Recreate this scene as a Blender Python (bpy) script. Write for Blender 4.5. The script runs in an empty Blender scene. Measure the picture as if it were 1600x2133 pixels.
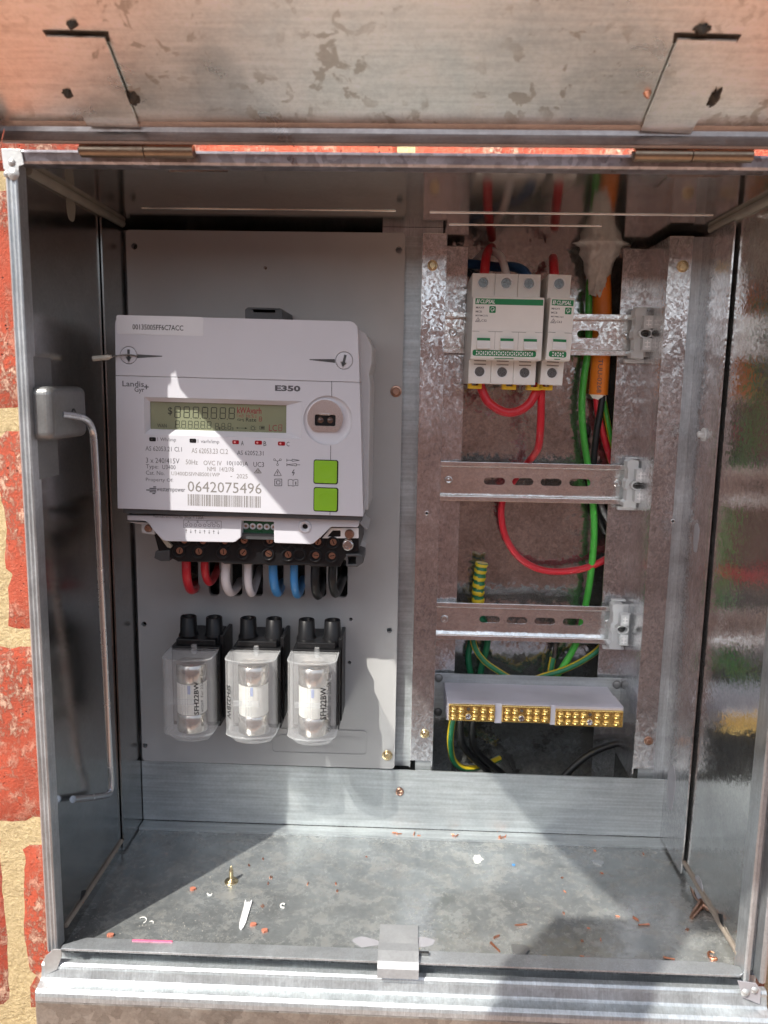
import bpy, math, random
from mathutils import Vector, Matrix, noise as mnoise
from mathutils.geometry import tessellate_polygon
S = 0.001                      # everything below is written in millimetres
SC = bpy.context.scene
COL = SC.collection
rnd = random.Random(7)
R_ = math.radians

# ------------------------------------------------------------------ camera, sky, sun, exposure
CAM_P = Vector((231.09889, -478.01787, 378.49376))
CAM_E = (1.41503680, -0.0172897113, 0.0333997796)
FPX = 1644.41
cd = bpy.data.cameras.new('camera')
cam = bpy.data.objects.new('camera', cd); COL.objects.link(cam)
cam.location = CAM_P * S; cam.rotation_euler = CAM_E
cd.sensor_fit = 'VERTICAL'; cd.sensor_height = 36.0; cd.sensor_width = 27.0
cd.lens = 36.0 * FPX / 2133.0
cd.clip_start = 0.005; cd.clip_end = 500
cd.dof.use_dof = True; cd.dof.focus_distance = 0.60; cd.dof.aperture_fstop = 9.0
SC.camera = cam

SUN_T = Vector((0.76, 1.0, -1.43)).normalized()      # the way the light travels
ELEV = math.asin(-SUN_T.z)
AZ = math.atan2(-SUN_T.x, -SUN_T.y)                  # towards the sun, clockwise from +Y
w = bpy.data.worlds.new('World'); SC.world = w; w.use_nodes = True
wn = w.node_tree
sky = wn.nodes.new('ShaderNodeTexSky'); sky.sky_type = 'NISHITA'; sky.sun_disc = False
sky.sun_elevation = ELEV; sky.sun_rotation = AZ
bg = wn.nodes['Background']; bg.inputs[1].default_value = 0.15
sky.dust_density = 2.5; sky.ozone_density = 0.6
hs = wn.nodes.new('ShaderNodeHueSaturation'); hs.inputs['Saturation'].default_value = 0.62
wn.links.new(sky.outputs[0], hs.inputs['Color']); wn.links.new(hs.outputs[0], bg.inputs[0])
sl = bpy.data.lights.new('sun', 'SUN'); sl.energy = 3.8; sl.angle = R_(0.5); sl.color = (1, 0.95, 0.87)
so = bpy.data.objects.new('sun', sl); COL.objects.link(so)
so.rotation_euler = SUN_T.to_track_quat('-Z', 'Y').to_euler(); so.location = (-1, -1.5, 3)
SC.view_settings.view_transform = 'Standard'; SC.view_settings.look = 'None'
SC.view_settings.exposure = 0.8; SC.view_settings.gamma = 1.0
SC.cycles.max_bounces = 12; SC.cycles.transparent_max_bounces = 16
SC.cycles.sample_clamp_indirect = 40; SC.cycles.blur_glossy = 0.1; SC.cycles.glossy_bounces = 6; SC.cycles.diffuse_bounces = 5

# ------------------------------------------------------------------ pixel (of the 1600 x 2133 photo) -> point at a known depth
CAM_R = Matrix.Rotation(CAM_E[2], 3, 'Z') @ Matrix.Rotation(CAM_E[1], 3, 'Y') @ Matrix.Rotation(CAM_E[0], 3, 'X')
def ray(px, py): return CAM_R @ Vector(((px - 800) / FPX, (1066.5 - py) / FPX, -1.0))
def at(px, py, y):
    d = ray(px, py); return CAM_P + d * ((y - CAM_P.y) / d.y)
def atz(px, py, z):
    d = ray(px, py); return CAM_P + d * ((z - CAM_P.z) / d.z)
def atx(px, py, x):
    d = ray(px, py); return CAM_P + d * ((x - CAM_P.x) / d.x)

# ------------------------------------------------------------------ mesh builder
class MB:
    def __init__(s, fn=None): s.v = []; s.f = []; s.m = []; s.sm = []; s.fn = fn
    def add(s, vs, fs, mi=0, sm=False):
        o = len(s.v); s.v += [Vector(p) for p in vs]
        for i, f in enumerate(fs):
            s.f.append([k + o for k in f]); s.m.append(mi[i] if isinstance(mi, list) else mi); s.sm.append(sm)
        return s
    def box(s, x0, x1, y0, y1, z0, z1, mi=0):
        return s.add([(x0,y0,z0),(x1,y0,z0),(x1,y1,z0),(x0,y1,z0),(x0,y0,z1),(x1,y0,z1),(x1,y1,z1),(x0,y1,z1)],
                     [(0,3,2,1),(4,5,6,7),(0,1,5,4),(1,2,6,5),(2,3,7,6),(3,0,4,7)], mi)
    def quad(s, a, b, c, d, mi=0): return s.add([a, b, c, d], [(0,1,2,3)], mi)
    def ext(s, outer, d0, d1, holes=(), axis='y', mi=0, sm=False):
        # outline (u,v) extruded from d0 to d1. axis y: u=x v=z ; axis x: u=y v=z ; axis z: u=x v=y
        def P(u, v, d): return (u, d, v) if axis == 'y' else ((d, u, v) if axis == 'x' else (u, v, d))
        loops = [list(outer)] + [list(h) for h in holes]
        def area(l): return sum(l[i][0]*l[(i+1) % len(l)][1] - l[(i+1) % len(l)][0]*l[i][1] for i in range(len(l)))
        if area(loops[0]) < 0: loops[0].reverse()
        for h in loops[1:]:
            if area(h) > 0: h.reverse()
        pts = [p for l in loops for p in l]
        tris = tessellate_polygon([[Vector((p[0], p[1], 0)) for p in l] for l in loops])
        T = []
        for a, b, c in tris:
            A, B, C = pts[a], pts[b], pts[c]
            ar = (B[0]-A[0])*(C[1]-A[1]) - (C[0]-A[0])*(B[1]-A[1])
            if abs(ar) < 1e-9: continue
            T.append((a, b, c) if ar > 0 else (a, c, b))
        n = len(pts); flip = (axis == 'y')          # for axis y the front (d0) looks at -y
        vs = [P(u, v, d0) for u, v in pts] + [P(u, v, d1) for u, v in pts]
        fs = []
        for a, b, c in T:
            if flip: fs += [(a, b, c), (c+n, b+n, a+n)]
            else: fs += [(c, b, a), (a+n, b+n, c+n)]
        o = 0; side = []
        for l in loops:
            k = len(l)
            for i in range(k):
                a, b = o+i, o+(i+1) % k
                side.append((b, a, a+n, b+n) if flip else (a, b, b+n, a+n))
            o += k
        s.add(vs, fs + side, mi); 
        if sm:
            for i in range(len(s.sm)-len(side), len(s.sm)): s.sm[i] = True
        return s
    def tube(s, pts, r, n=10, sub=5, caps=True, mi=0, wob=0.0):
        P = [Vector(p) for p in pts]
        if sub > 1 and len(P) > 2:
            Q = []; E = [P[0]*2-P[1]] + P + [P[-1]*2-P[-2]]
            for i in range(1, len(E)-2):
                for k in range(sub):
                    t = k/sub; a, b, c, d = E[i-1], E[i], E[i+1], E[i+2]
                    Q.append(0.5*((2*b) + (c-a)*t + (2*a-5*b+4*c-d)*t*t + (3*b-a-3*c+d)*t**3))
            Q.append(P[-1]); P = Q
        N = len(P); tg = [(P[min(i+1,N-1)]-P[max(i-1,0)]).normalized() for i in range(N)]
        u = tg[0].orthogonal().normalized(); rings = []
        for i in range(N):
            u = (u - tg[i]*u.dot(tg[i])).normalized(); w_ = tg[i].cross(u)
            rr = r(i/(N-1)) if callable(r) else r
            ring = []
            for k in range(n):
                a = 2*math.pi*k/n; p = P[i] + (u*math.cos(a)+w_*math.sin(a))*rr
                if wob: p += Vector(mnoise.noise_vector(p*0.11))*wob*rr
                ring.append(p)
            rings.append(ring)
        fs = []; ms = []
        for i in range(N-1):
            for k in range(n):
                fs.append((i*n+k, i*n+(k+1) % n, (i+1)*n+(k+1) % n, (i+1)*n+k))
                ms.append(mi(k/n, i/(N-1)) if callable(mi) else mi)
        s.add([p for q in rings for p in q], fs, ms, True)
        if caps:
            e = mi(0, 0) if callable(mi) else mi
            s.add(rings[0], [tuple(range(n-1,-1,-1))], e); s.add(rings[-1], [tuple(range(n))], e)
        return s
    def lathe(s, c, prof, axis='y', n=24, mi=0, sm=True):
        # prof: list of (radius, distance along axis from c)
        c = Vector(c); A = {'x': (1,0,0), 'y': (0,1,0), 'z': (0,0,1)}.get(axis if isinstance(axis, str) else None, axis)
        A = Vector(A).normalized(); u = A.orthogonal().normalized(); v = A.cross(u)
        vs = []; fs = []
        for r, h in prof:
            for k in range(n):
                a = 2*math.pi*k/n; vs.append(c + A*h + (u*math.cos(a)+v*math.sin(a))*max(r, 1e-4))
        for i in range(len(prof)-1):
            for k in range(n): fs.append((i*n+k, i*n+(k+1) % n, (i+1)*n+(k+1) % n, (i+1)*n+k))
        return s.add(vs, fs, mi, sm)
    def cyl(s, p0, p1, r0, r1=None, n=16, mi=0): return s.tube([p0, p1], (lambda t: r0 + ((r0 if r1 is None else r1)-r0)*t), n, 1, True, mi)
    def build(s, name, mats, parent=None, bevel=0, seg=2):
        me = bpy.data.meshes.new(name)
        org = ORG.get(parent.name, Vector((0,0,0))) if parent else Vector((0,0,0))
        vs = [s.fn(p) if s.fn else p for p in s.v]
        me.from_pydata([tuple((Vector(p)-org)*S) for p in vs], [], s.f)
        for m in (mats if isinstance(mats, (list, tuple)) else [mats]): me.materials.append(m)
        me.polygons.foreach_set('material_index', s.m); me.polygons.foreach_set('use_smooth', s.sm)
        me.update(); me.validate()
        o = bpy.data.objects.new(name, me); COL.objects.link(o)
        if parent: o.parent = parent; ORG[o.name] = org
        if bevel:
            b = o.modifiers.new('bevel', 'BEVEL'); b.width = bevel*S; b.segments = seg; b.limit_method = 'ANGLE'; b.angle_limit = R_(35)
        return o
ORG = {}
def tag(o, label=None, cat=None, group=None, kind=None):
    if label: o['label'] = label
    if cat: o['category'] = cat
    if group: o['group'] = group
    if kind: o['kind'] = kind
    return o
def thing(name, loc, label, cat, group=None):
    o = bpy.data.objects.new(name, None); COL.objects.link(o); o.empty_display_size = 0.02
    o.location = Vector(loc)*S; ORG[o.name] = Vector(loc); return tag(o, label, cat, group)
def single(mb, name, mats, loc, label, cat, group=None, bevel=0):
    # a thing that is one mesh, with its origin at loc
    me = bpy.data.meshes.new(name); L = Vector(loc)
    me.from_pydata([tuple((Vector(p)-L)*S) for p in mb.v], [], mb.f)
    for m in (mats if isinstance(mats, (list, tuple)) else [mats]): me.materials.append(m)
    me.polygons.foreach_set('material_index', mb.m); me.polygons.foreach_set('use_smooth', mb.sm); me.update()
    o = bpy.data.objects.new(name, me); COL.objects.link(o); o.location = L*S
    if bevel:
        b = o.modifiers.new('bevel', 'BEVEL'); b.width = bevel*S; b.segments = 2; b.limit_method = 'ANGLE'
    return tag(o, label, cat, group)

def rrect(x0, x1, z0, z1, r, n=4):
    P = []
    for cx, cz, a0 in ((x1-r, z0+r, -90), (x1-r, z1-r, 0), (x0+r, z1-r, 90), (x0+r, z0+r, 180)):
        for k in range(n+1):
            a = R_(a0+90*k/n); P.append((cx+r*math.cos(a), cz+r*math.sin(a)))
    return P
def circ(cx, cz, r, n=20, a0=0): return [(cx+r*math.cos(R_(a0)+2*math.pi*k/n), cz+r*math.sin(R_(a0)+2*math.pi*k/n)) for k in range(n)]
def slot(cx, cz, L, h, n=6):     # horizontal obround
    r = h/2; a = L/2-r
    return [(cx+a+r*math.cos(R_(-90+180*k/n)), cz+r*math.sin(R_(-90+180*k/n))) for k in range(n+1)] + \
           [(cx-a+r*math.cos(R_(90+180*k/n)), cz+r*math.sin(R_(90+180*k/n))) for k in range(n+1)]
def cross_poly(cx, cz, r, t, rot=20):
    P = [(-t,-r),(t,-r),(t,-t),(r,-t),(r,t),(t,t),(t,r),(-t,r),(-t,t),(-r,t),(-r,-t),(-t,-t)]
    c, s_ = math.cos(R_(rot)), math.sin(R_(rot)); return [(cx+x*c-y*s_, cz+x*s_+y*c) for x, y in P]

# ------------------------------------------------------------------ lettering: real glyph outlines filled, fitted into a box
def glyphs(string, bold=0.0, shear=0.0, align='LEFT'):
    cu = bpy.data.curves.new('lettering', 'FONT'); cu.body = string; cu.size = 1; cu.offset = bold; cu.shear = shear
    cu.resolution_u = 2; cu.fill_mode = 'FRONT'; cu.align_x = align
    ob = bpy.data.objects.new('lettering', cu); COL.objects.link(ob)
    dg = bpy.context.evaluated_depsgraph_get(); me = bpy.data.meshes.new_from_object(ob.evaluated_get(dg))
    V = [(v.co.x, v.co.y) for v in me.vertices]; F = [list(p.vertices) for p in me.polygons]
    bpy.data.objects.remove(ob); bpy.data.curves.remove(cu); bpy.data.meshes.remove(me)
    return V, F
def put_text(mb, string, x0, x1, z0, z1, y, bold=0.0, shear=0.0, rot=0, fn=None, mi=0):
    # rot 90: text reads upwards inside the same box
    V, F = glyphs(string, bold, shear)
    if not V: return mb
    ax, bx = min(v[0] for v in V), max(v[0] for v in V); ay, by = min(v[1] for v in V), max(v[1] for v in V)
    out = []
    for a, b in V:
        a = (a-ax)/max(bx-ax, 1e-6); b = (b-ay)/max(by-ay, 1e-6)
        if rot == 90: a, b = 1-b, a
        if rot == -90: a, b = b, 1-a
        x, z = x0+(x1-x0)*a, z0+(z1-z0)*b
        out.append(fn(x, z) if fn else (x, y, z))
    return mb.add(out, F, mi)

# ------------------------------------------------------------------ materials
def newmat(name):
    m = bpy.data.materials.new(name); m.use_nodes = True; nt = m.node_tree
    return m, nt, nt.nodes['Principled BSDF']
def nd(nt, t, **k):
    n = nt.nodes.new(t)
    for a, b in k.items():
        if a == 'ins':
            for i, v in b.items(): n.inputs[i].default_value = v
        else: setattr(n, a, b)
    return n
def pos_mm(nt, stretch=(1,1,1)):
    g = nd(nt, 'ShaderNodeNewGeometry'); v = nd(nt, 'ShaderNodeVectorMath', operation='MULTIPLY')
    v.inputs[1].default_value = tuple(1000*s for s in stretch); nt.links.new(g.outputs['Position'], v.inputs[0]); return v.outputs[0]
def noise_n(nt, vec, scale, detail=4, rough=0.55, dist=0.0):
    n = nd(nt, 'ShaderNodeTexNoise', ins={'Scale': scale, 'Detail': detail, 'Roughness': rough, 'Distortion': dist}); nt.links.new(vec, n.inputs['Vector']); return n.outputs['Fac']
def ramp(nt, fac, stops):
    r = nd(nt, 'ShaderNodeValToRGB'); e = r.color_ramp.elements
    while len(e) < len(stops): e.new(0.5)
    for el, (p, c) in zip(e, stops): el.position = p; el.color = (c if len(c) == 4 else (*c, 1)) if isinstance(c, tuple) else (c, c, c, 1)
    nt.links.new(fac, r.inputs[0]); return r.outputs[0]
def mixc(nt, fac, a, b, mode='MIX'):
    m = nd(nt, 'ShaderNodeMix', data_type='RGBA', blend_type=mode)
    if isinstance(fac, (int, float)): m.inputs[0].default_value = fac
    else: nt.links.new(fac, m.inputs[0])
    for i, c in ((6, a), (7, b)):
        if isinstance(c, tuple): m.inputs[i].default_value = (*c, 1) if len(c) == 3 else c
        else: nt.links.new(c, m.inputs[i])
    return m.outputs[2]
def math_n(nt, op, a, b):
    m = nd(nt, 'ShaderNodeMath', operation=op)
    for i, c in ((0, a), (1, b)):
        if isinstance(c, (int, float)): m.inputs[i].default_value = c
        else: nt.links.new(c, m.inputs[i])
    return m.outputs[0]
def bump_n(nt, bs, h, strength, dist=0.0005):
    b = nd(nt, 'ShaderNodeBump', ins={'Strength': strength, 'Distance': dist}); nt.links.new(h, b.inputs['Height']); nt.links.new(b.outputs[0], bs.inputs['Normal']); return b

def plain(name, col, rough=0.5, metal=0.0, var=0.06, vs=0.05, bump=0.0, bs=1.2, coat=0.0, spec=0.5, rvar=0.12, scuff=0.0):
    m, nt, b = newmat(name); p = pos_mm(nt)
    n = noise_n(nt, p, vs, 5)
    lo = tuple(c*(1-var) for c in col); hi = tuple(min(1, c*(1+var)) for c in col)
    cc = ramp(nt, n, [(0.3, lo), (0.7, hi)])
    if scuff:
        sc1 = noise_n(nt, pos_mm(nt, (1.4,1.4,0.25)), 0.7, 6, 0.75); sc2 = noise_n(nt, p, 0.035, 3)
        cc = mixc(nt, math_n(nt, 'MULTIPLY', ramp(nt, sc1, [(0.56, 0.0), (0.66, scuff)]), ramp(nt, sc2, [(0.45, 0.1), (0.6, 1.0)])), cc, (0.55,0.50,0.48))
    nt.links.new(cc, b.inputs['Base Color'])
    b.inputs['Metallic'].default_value = metal; b.inputs['Specular IOR Level'].default_value = spec
    r2 = noise_n(nt, p, vs*4, 4)
    nt.links.new(ramp(nt, r2, [(0.25, max(0.02, rough-rvar*0.5)), (0.75, min(1, rough+rvar*0.5))]), b.inputs['Roughness'])
    b.inputs['Coat Weight'].default_value = coat; b.inputs['Coat Roughness'].default_value = 0.15
    if bump: bump_n(nt, b, noise_n(nt, p, bs, 3), bump, 0.0003)
    return m
def galv(name, col=(0.60,0.62,0.64), rough=0.28, spangle=0.12, brush=(1,1,1), brushamt=0.04, wave=0.10, dirt=0.0, dirtcol=(0.35,0.30,0.25), stain=0.0, dust=0.0, spscale=0.09, metal=1.0, mottle=0.0, lines=0.0, fleck=0.0, bigv=0.12, facet=0.0, fscale=0.35):
    m, nt, b = newmat(name); p = pos_mm(nt)
    wob = nd(nt, 'ShaderNodeTexNoise', ins={'Scale': 0.12, 'Detail': 3}); nt.links.new(p, wob.inputs['Vector'])
    dv = nd(nt, 'ShaderNodeVectorMath', operation='MULTIPLY_ADD'); nt.links.new(wob.outputs['Color'], dv.inputs[0]); dv.inputs[1].default_value = (9,9,9); nt.links.new(p, dv.inputs[2])
    vo = nd(nt, 'ShaderNodeTexVoronoi', ins={'Scale': spscale}); nt.links.new(dv.outputs[0], vo.inputs['Vector'])
    bw = nd(nt, 'ShaderNodeRGBToBW'); nt.links.new(vo.outputs['Color'], bw.inputs[0])
    fine = noise_n(nt, p, 0.45, 6, 0.65); big = noise_n(nt, p, 0.022, 5, 0.6, 0.6)
    sp = ramp(nt, bw.outputs[0], [(0.15, 1-spangle), (0.85, 1+spangle*0.5)])
    c = mixc(nt, 1.0, col, sp, 'MULTIPLY')
    c = mixc(nt, 1.0, c, ramp(nt, fine, [(0.3, 0.90), (0.7, 1.08)]), 'MULTIPLY')
    c = mixc(nt, 1.0, c, ramp(nt, big, [(0.3, 1-bigv), (0.7, 1+bigv*0.7)]), 'MULTIPLY')
    if mottle:
        mt = noise_n(nt, pos_mm(nt, tuple(0.55+0.45*min(1, k) for k in brush)), 0.30, 9, 0.82, 0.9); c = mixc(nt, 1.0, c, ramp(nt, mt, [(0.36, 1-mottle), (0.62, 1+mottle*0.7)]), 'MULTIPLY')
    if lines: c = mixc(nt, 1.0, c, ramp(nt, noise_n(nt, pos_mm(nt, brush), 0.8, 5, 0.65), [(0.38, 1-lines), (0.62, 1+lines)]), 'MULTIPLY')
    if fleck:
        fk = noise_n(nt, pos_mm(nt, (0.55, 1.0, 1.0)), 0.62, 7, 0.78, 0.3); fb = noise_n(nt, p, 0.02, 3)
        c = mixc(nt, math_n(nt, 'MULTIPLY', ramp(nt, fk, [(0.53, 0.0), (0.62, fleck)]), ramp(nt, fb, [(0.35, 0.35), (0.65, 1.0)])), c, (0.16,0.18,0.18))
        c = mixc(nt, math_n(nt, 'MULTIPLY', ramp(nt, fk, [(0.36, fleck*0.7), (0.44, 0.0)]), ramp(nt, fb, [(0.35, 1.0), (0.65, 0.3)])), c, (0.62,0.65,0.64))
    rg = ramp(nt, math_n(nt, 'ADD', math_n(nt, 'MULTIPLY', bw.outputs[0], min(0.35, spangle*2)), math_n(nt, 'MULTIPLY', big, 1.0-min(0.35, spangle*2))), [(0.25, max(0.05, rough*0.72)), (0.75, rough*1.3)])
    msk = None
    if dirt or dust or stain:
        d1 = noise_n(nt, p, 0.075, 9, 0.80, 0.3)
        if stain:      # oily dark flakes with outlines of their own
            d2 = noise_n(nt, pos_mm(nt, (1,1,0.75)), 0.085, 5, 0.55, 0.5); d3 = noise_n(nt, p, 0.018, 3, 0.5)
            sm_ = math_n(nt, 'MULTIPLY', ramp(nt, d2, [(0.555, 0.0), (0.60, stain)]), ramp(nt, d3, [(0.43, 0.0), (0.56, 1.0)]))
            c = mixc(nt, sm_, c, (0.36,0.33,0.27)); rg = mixc(nt, math_n(nt, 'MULTIPLY', sm_, 0.45), rg, (0.5,0.5,0.5))
        if dirt:
            msk = ramp(nt, d1, [(0.46, 0.0), (0.70, dirt)]); c = mixc(nt, msk, c, dirtcol)
            rg = mixc(nt, msk, rg, (0.75,0.75,0.75)); 
        if dust:
            g = nd(nt, 'ShaderNodeTexVoronoi', ins={'Scale': 0.55}); nt.links.new(p, g.inputs['Vector'])
            dm = ramp(nt, g.outputs['Distance'], [(0.10, 1.0), (0.17, 0.0)])
            dm = math_n(nt, 'MULTIPLY', dm, ramp(nt, d1, [(0.42, 0.0), (0.62, dust)]))
            c = mixc(nt, dm, c, (0.62,0.58,0.52)); msk = math_n(nt, 'MAXIMUM', msk, dm) if msk is not None else dm
        if msk is not None: nt.links.new(math_n(nt, 'SUBTRACT', metal, math_n(nt, 'MULTIPLY', msk, 0.85*metal)), b.inputs['Metallic'])
        else: b.inputs['Metallic'].default_value = metal
    else: b.inputs['Metallic'].default_value = metal
    nt.links.new(c, b.inputs['Base Color']); nt.links.new(rg, b.inputs['Roughness'])
    br = noise_n(nt, pos_mm(nt, brush), 0.8, 4, 0.6); wv = noise_n(nt, p, 0.012, 2, 0.5)
    b1 = nd(nt, 'ShaderNodeBump', ins={'Strength': wave, 'Distance': 0.006}); nt.links.new(wv, b1.inputs['Height'])
    if facet:      # zinc crystals: each cell leans its own way
        dv2 = nd(nt, 'ShaderNodeVectorMath', operation='MULTIPLY_ADD'); nt.links.new(wob.outputs['Color'], dv2.inputs[0]); dv2.inputs[1].default_value = (14,14,14); nt.links.new(p, dv2.inputs[2])
        vf = nd(nt, 'ShaderNodeTexVoronoi', ins={'Scale': fscale}); nt.links.new(dv2.outputs[0], vf.inputs['Vector'])
        sb = nd(nt, 'ShaderNodeVectorMath', operation='SUBTRACT'); nt.links.new(vf.outputs['Color'], sb.inputs[0]); sb.inputs[1].default_value = (0.5,0.5,0.5)
        ma = nd(nt, 'ShaderNodeVectorMath', operation='MULTIPLY_ADD'); nt.links.new(sb.outputs[0], ma.inputs[0]); ma.inputs[1].default_value = (facet,facet,facet); nt.links.new(b1.outputs[0], ma.inputs[2])
        b1 = nd(nt, 'ShaderNodeVectorMath', operation='NORMALIZE'); nt.links.new(ma.outputs[0], b1.inputs[0])
    b2 = nd(nt, 'ShaderNodeBump', ins={'Strength': brushamt, 'Distance': 0.0006}); nt.links.new(br, b2.inputs['Height']); nt.links.new(b1.outputs[0], b2.inputs['Normal'])
    nt.links.new(b2.outputs[0], b.inputs['Normal'])
    return m
M = {}
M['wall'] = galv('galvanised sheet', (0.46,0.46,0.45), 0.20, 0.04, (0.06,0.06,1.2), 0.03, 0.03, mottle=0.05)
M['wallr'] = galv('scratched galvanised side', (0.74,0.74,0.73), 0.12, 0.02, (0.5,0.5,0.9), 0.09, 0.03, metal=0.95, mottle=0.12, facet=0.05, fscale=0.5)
M['ceil'] = galv('galvanised ceiling', (0.62,0.61,0.57), 0.11, 0.02, (0.05,0.6,1), 0.02, 0.03, metal=0.95, mottle=0.06)
M['floor'] = galv('dusty galvanised floor', (0.345,0.37,0.375), 0.19, 0.03, (1,1,1), 0.03, 0.012, dirt=0.5, dirtcol=(0.36,0.34,0.30), dust=0.35, metal=0.62, mottle=0.18, fleck=0.55, bigv=0.28, facet=0.05)
M['frame'] = galv('galvanised frame', (0.50,0.53,0.55), 0.36, 0.08, (1.2,1.2,0.05), 0.05, 0.03, dirt=0.12, metal=0.7, mottle=0.12, lines=0.10)
M['post'] = galv('spangled galvanised post', (0.70,0.70,0.71), 0.20, 0.02, (1.2,1.2,0.25), 0.05, 0.02, metal=0.90, mottle=0.34, bigv=0.16, facet=0.10, fscale=0.5)
M['rail'] = galv('zinc plated rail', (0.90,0.91,0.90), 0.17, 0.02, (0.05,1,1.5), 0.04, 0.02, metal=0.90, mottle=0.16, facet=0.07, fscale=0.55)
M['strip'] = galv('brushed strip', (0.44,0.475,0.485), 0.36, 0.03, (0.02,0.4,0.55), 0.12, 0.02, dirt=0.10, metal=0.6, lines=0.12)
M['back'] = galv('back sheet', (0.52,0.52,0.51), 0.14, 0.02, (1,1,1), 0.03, 0.03, metal=0.9, mottle=0.34, bigv=0.25, facet=0.10, fscale=0.3)
M['door'] = galv('stained door sheet', (0.94,0.95,0.91), 0.32, 0.02, (0.03,0.5,0.5), 0.12, 0.03, stain=0.6, mottle=0.06, lines=0.07)
M['doorflange'] = galv('door flange', (0.42,0.38,0.37), 0.32, 0.04, (0.05,1,1), 0.05, 0.03, dirt=0.25, dirtcol=(0.16,0.12,0.10), lines=0.1)
M['ledge'] = galv('weathered ledge', (0.50,0.54,0.56), 0.36, 0.08, (1.2,0.3,0.08), 0.10, 0.04, dirt=0.22, dirtcol=(0.42,0.40,0.36), metal=0.65, mottle=0.16, lines=0.10)
M['lower'] = galv('spangled lower sheet', (0.40,0.39,0.36), 0.34, 0.22, (1,1,1), 0.05, 0.05, dirt=0.22, dirtcol=(0.34,0.31,0.26), spscale=0.16, metal=0.8, mottle=0.14)
M['bead'] = plain('sealant bead', (0.30,0.29,0.25), 0.45, 0.3, 0.15)
M['bead_brown'] = plain('dusty seam', (0.27,0.23,0.19), 0.6, 0.2, 0.2)
M['putty'] = plain('silver paint', (0.42,0.43,0.43), 0.42, 0.5, 0.08, 0.2, 0.5, 0.5)
M['zincpaint'] = plain('cold zinc paint', (0.40,0.40,0.43), 0.5, 0.3, 0.06)
M['dark'] = plain('dark void', (0.012,0.012,0.013), 0.7)
M['scorch_shade'] = plain('weld scorch', (0.07,0.055,0.04), 0.65, 0.2, 0.4, 0.3, 0.6, 0.6)  # burnt welds; also the shade painted along the stiffener tops
M['hinge'] = galv('bare steel hinge', (0.34,0.27,0.20), 0.34, 0.05, (0.08,1,1), 0.05, 0.03, dirt=0.3, dirtcol=(0.12,0.07,0.04))
M['brass'] = plain('brass', (0.86,0.60,0.20), 0.26, 1.0, 0.10, 0.3)
M['brasspass'] = plain('yellow passivated screw', (0.75,0.62,0.38), 0.28, 1.0, 0.12, 0.4)
M['copperscrew'] = plain('coppery screw', (0.44,0.27,0.20), 0.32, 1.0, 0.12, 0.5)
M['steel'] = plain('bright steel', (0.66,0.66,0.66), 0.22, 1.0, 0.06, 0.4)
M['darksteel'] = plain('dull screw', (0.17,0.17,0.165), 0.28, 1.0, 0.15, 0.6)
M['copper'] = plain('copper', (0.75,0.33,0.20), 0.34, 1.0, 0.15, 0.5)
M['panel'] = plain('grey panel plastic', (0.385,0.388,0.385), 0.42, 0, 0.04, 0.03, 0.08, 1.5, scuff=0.10)
M['meter'] = plain('meter plastic', (0.54,0.545,0.59), 0.40, 0, 0.02, 0.03, 0.05, 2.0)
M['meterbase'] = plain('meter base plastic', (0.50,0.50,0.51), 0.45, 0, 0.03)
M['white'] = plain('white plastic', (0.80,0.80,0.80), 0.40, 0, 0.03)
M['mcb'] = plain('breaker plastic', (0.78,0.765,0.73), 0.42, 0, 0.03, 0.05, 0.05, 2)
M['black'] = plain('black plastic', (0.009,0.009,0.010), 0.34, 0, 0.2, spec=0.28)
M['blackg'] = plain('dark grey plastic', (0.055,0.057,0.06), 0.42, 0, 0.2)
M['ink'] = plain('grey ink', (0.075,0.075,0.085), 0.6, 0, 0.1)
M['inkg'] = plain('pale laser print', (0.20,0.19,0.18), 0.6, 0, 0.1)
M['inkk'] = plain('black ink', (0.02,0.02,0.02), 0.5)
M['inkr'] = plain('red ink', (0.22,0.03,0.03), 0.5)
M['lcd'] = plain('display glass', (0.22,0.24,0.155), 0.12, 0, 0.05, 0.05, coat=0.6)
M['seg'] = plain('display segment', (0.03,0.034,0.024), 0.3)
M['btn'] = plain('green button', (0.22,0.46,0.02), 0.38, 0, 0.03)
M['green'] = plain('green print', (0.0,0.20,0.055), 0.42, 0, 0.05)
M['pcb'] = plain('circuit board', (0.015,0.085,0.04), 0.3, 0, 0.1)
M['led'] = plain('red lens', (0.30,0.012,0.02), 0.15, 0, 0.1)
M['redglint'] = plain('pale red lens', (0.75,0.30,0.30), 0.25)
M['yclaw'] = plain('yellow plastic', (0.80,0.52,0.02), 0.4)
M['red'] = plain('red insulation', (0.55,0.018,0.032), 0.36, 0, 0.06, scuff=0.35)
M['whitew'] = plain('white insulation', (0.66,0.64,0.66), 0.40, 0, 0.05)
M['blue'] = plain('blue insulation', (0.05,0.24,0.55), 0.36, 0, 0.06, scuff=0.35)
M['navy'] = plain('dark blue insulation', (0.012,0.06,0.17), 0.4)
M['blackw'] = plain('black insulation', (0.014,0.015,0.016), 0.38, 0, 0.2, spec=0.35)
M['greyw'] = plain('grey insulation', (0.30,0.30,0.31), 0.45)
M['greenw'] = plain('green insulation', (0.06,0.40,0.05), 0.36, 0, 0.06, scuff=0.35)
M['dgreen'] = plain('dark green insulation', (0.015,0.16,0.07), 0.4)
M['yellow'] = plain('yellow insulation', (0.62,0.46,0.02), 0.38)
M['orange'] = plain('orange sheath', (0.80,0.22,0.02), 0.38, 0, 0.06, scuff=0.35)
M['lilac'] = plain('pale lilac plastic', (0.48,0.48,0.56), 0.40, 0, 0.05)
M['seal'] = plain('smeared silicone', (0.60,0.60,0.57), 0.36, 0, 0.2, 0.15, 0.6, 0.4)
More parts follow.
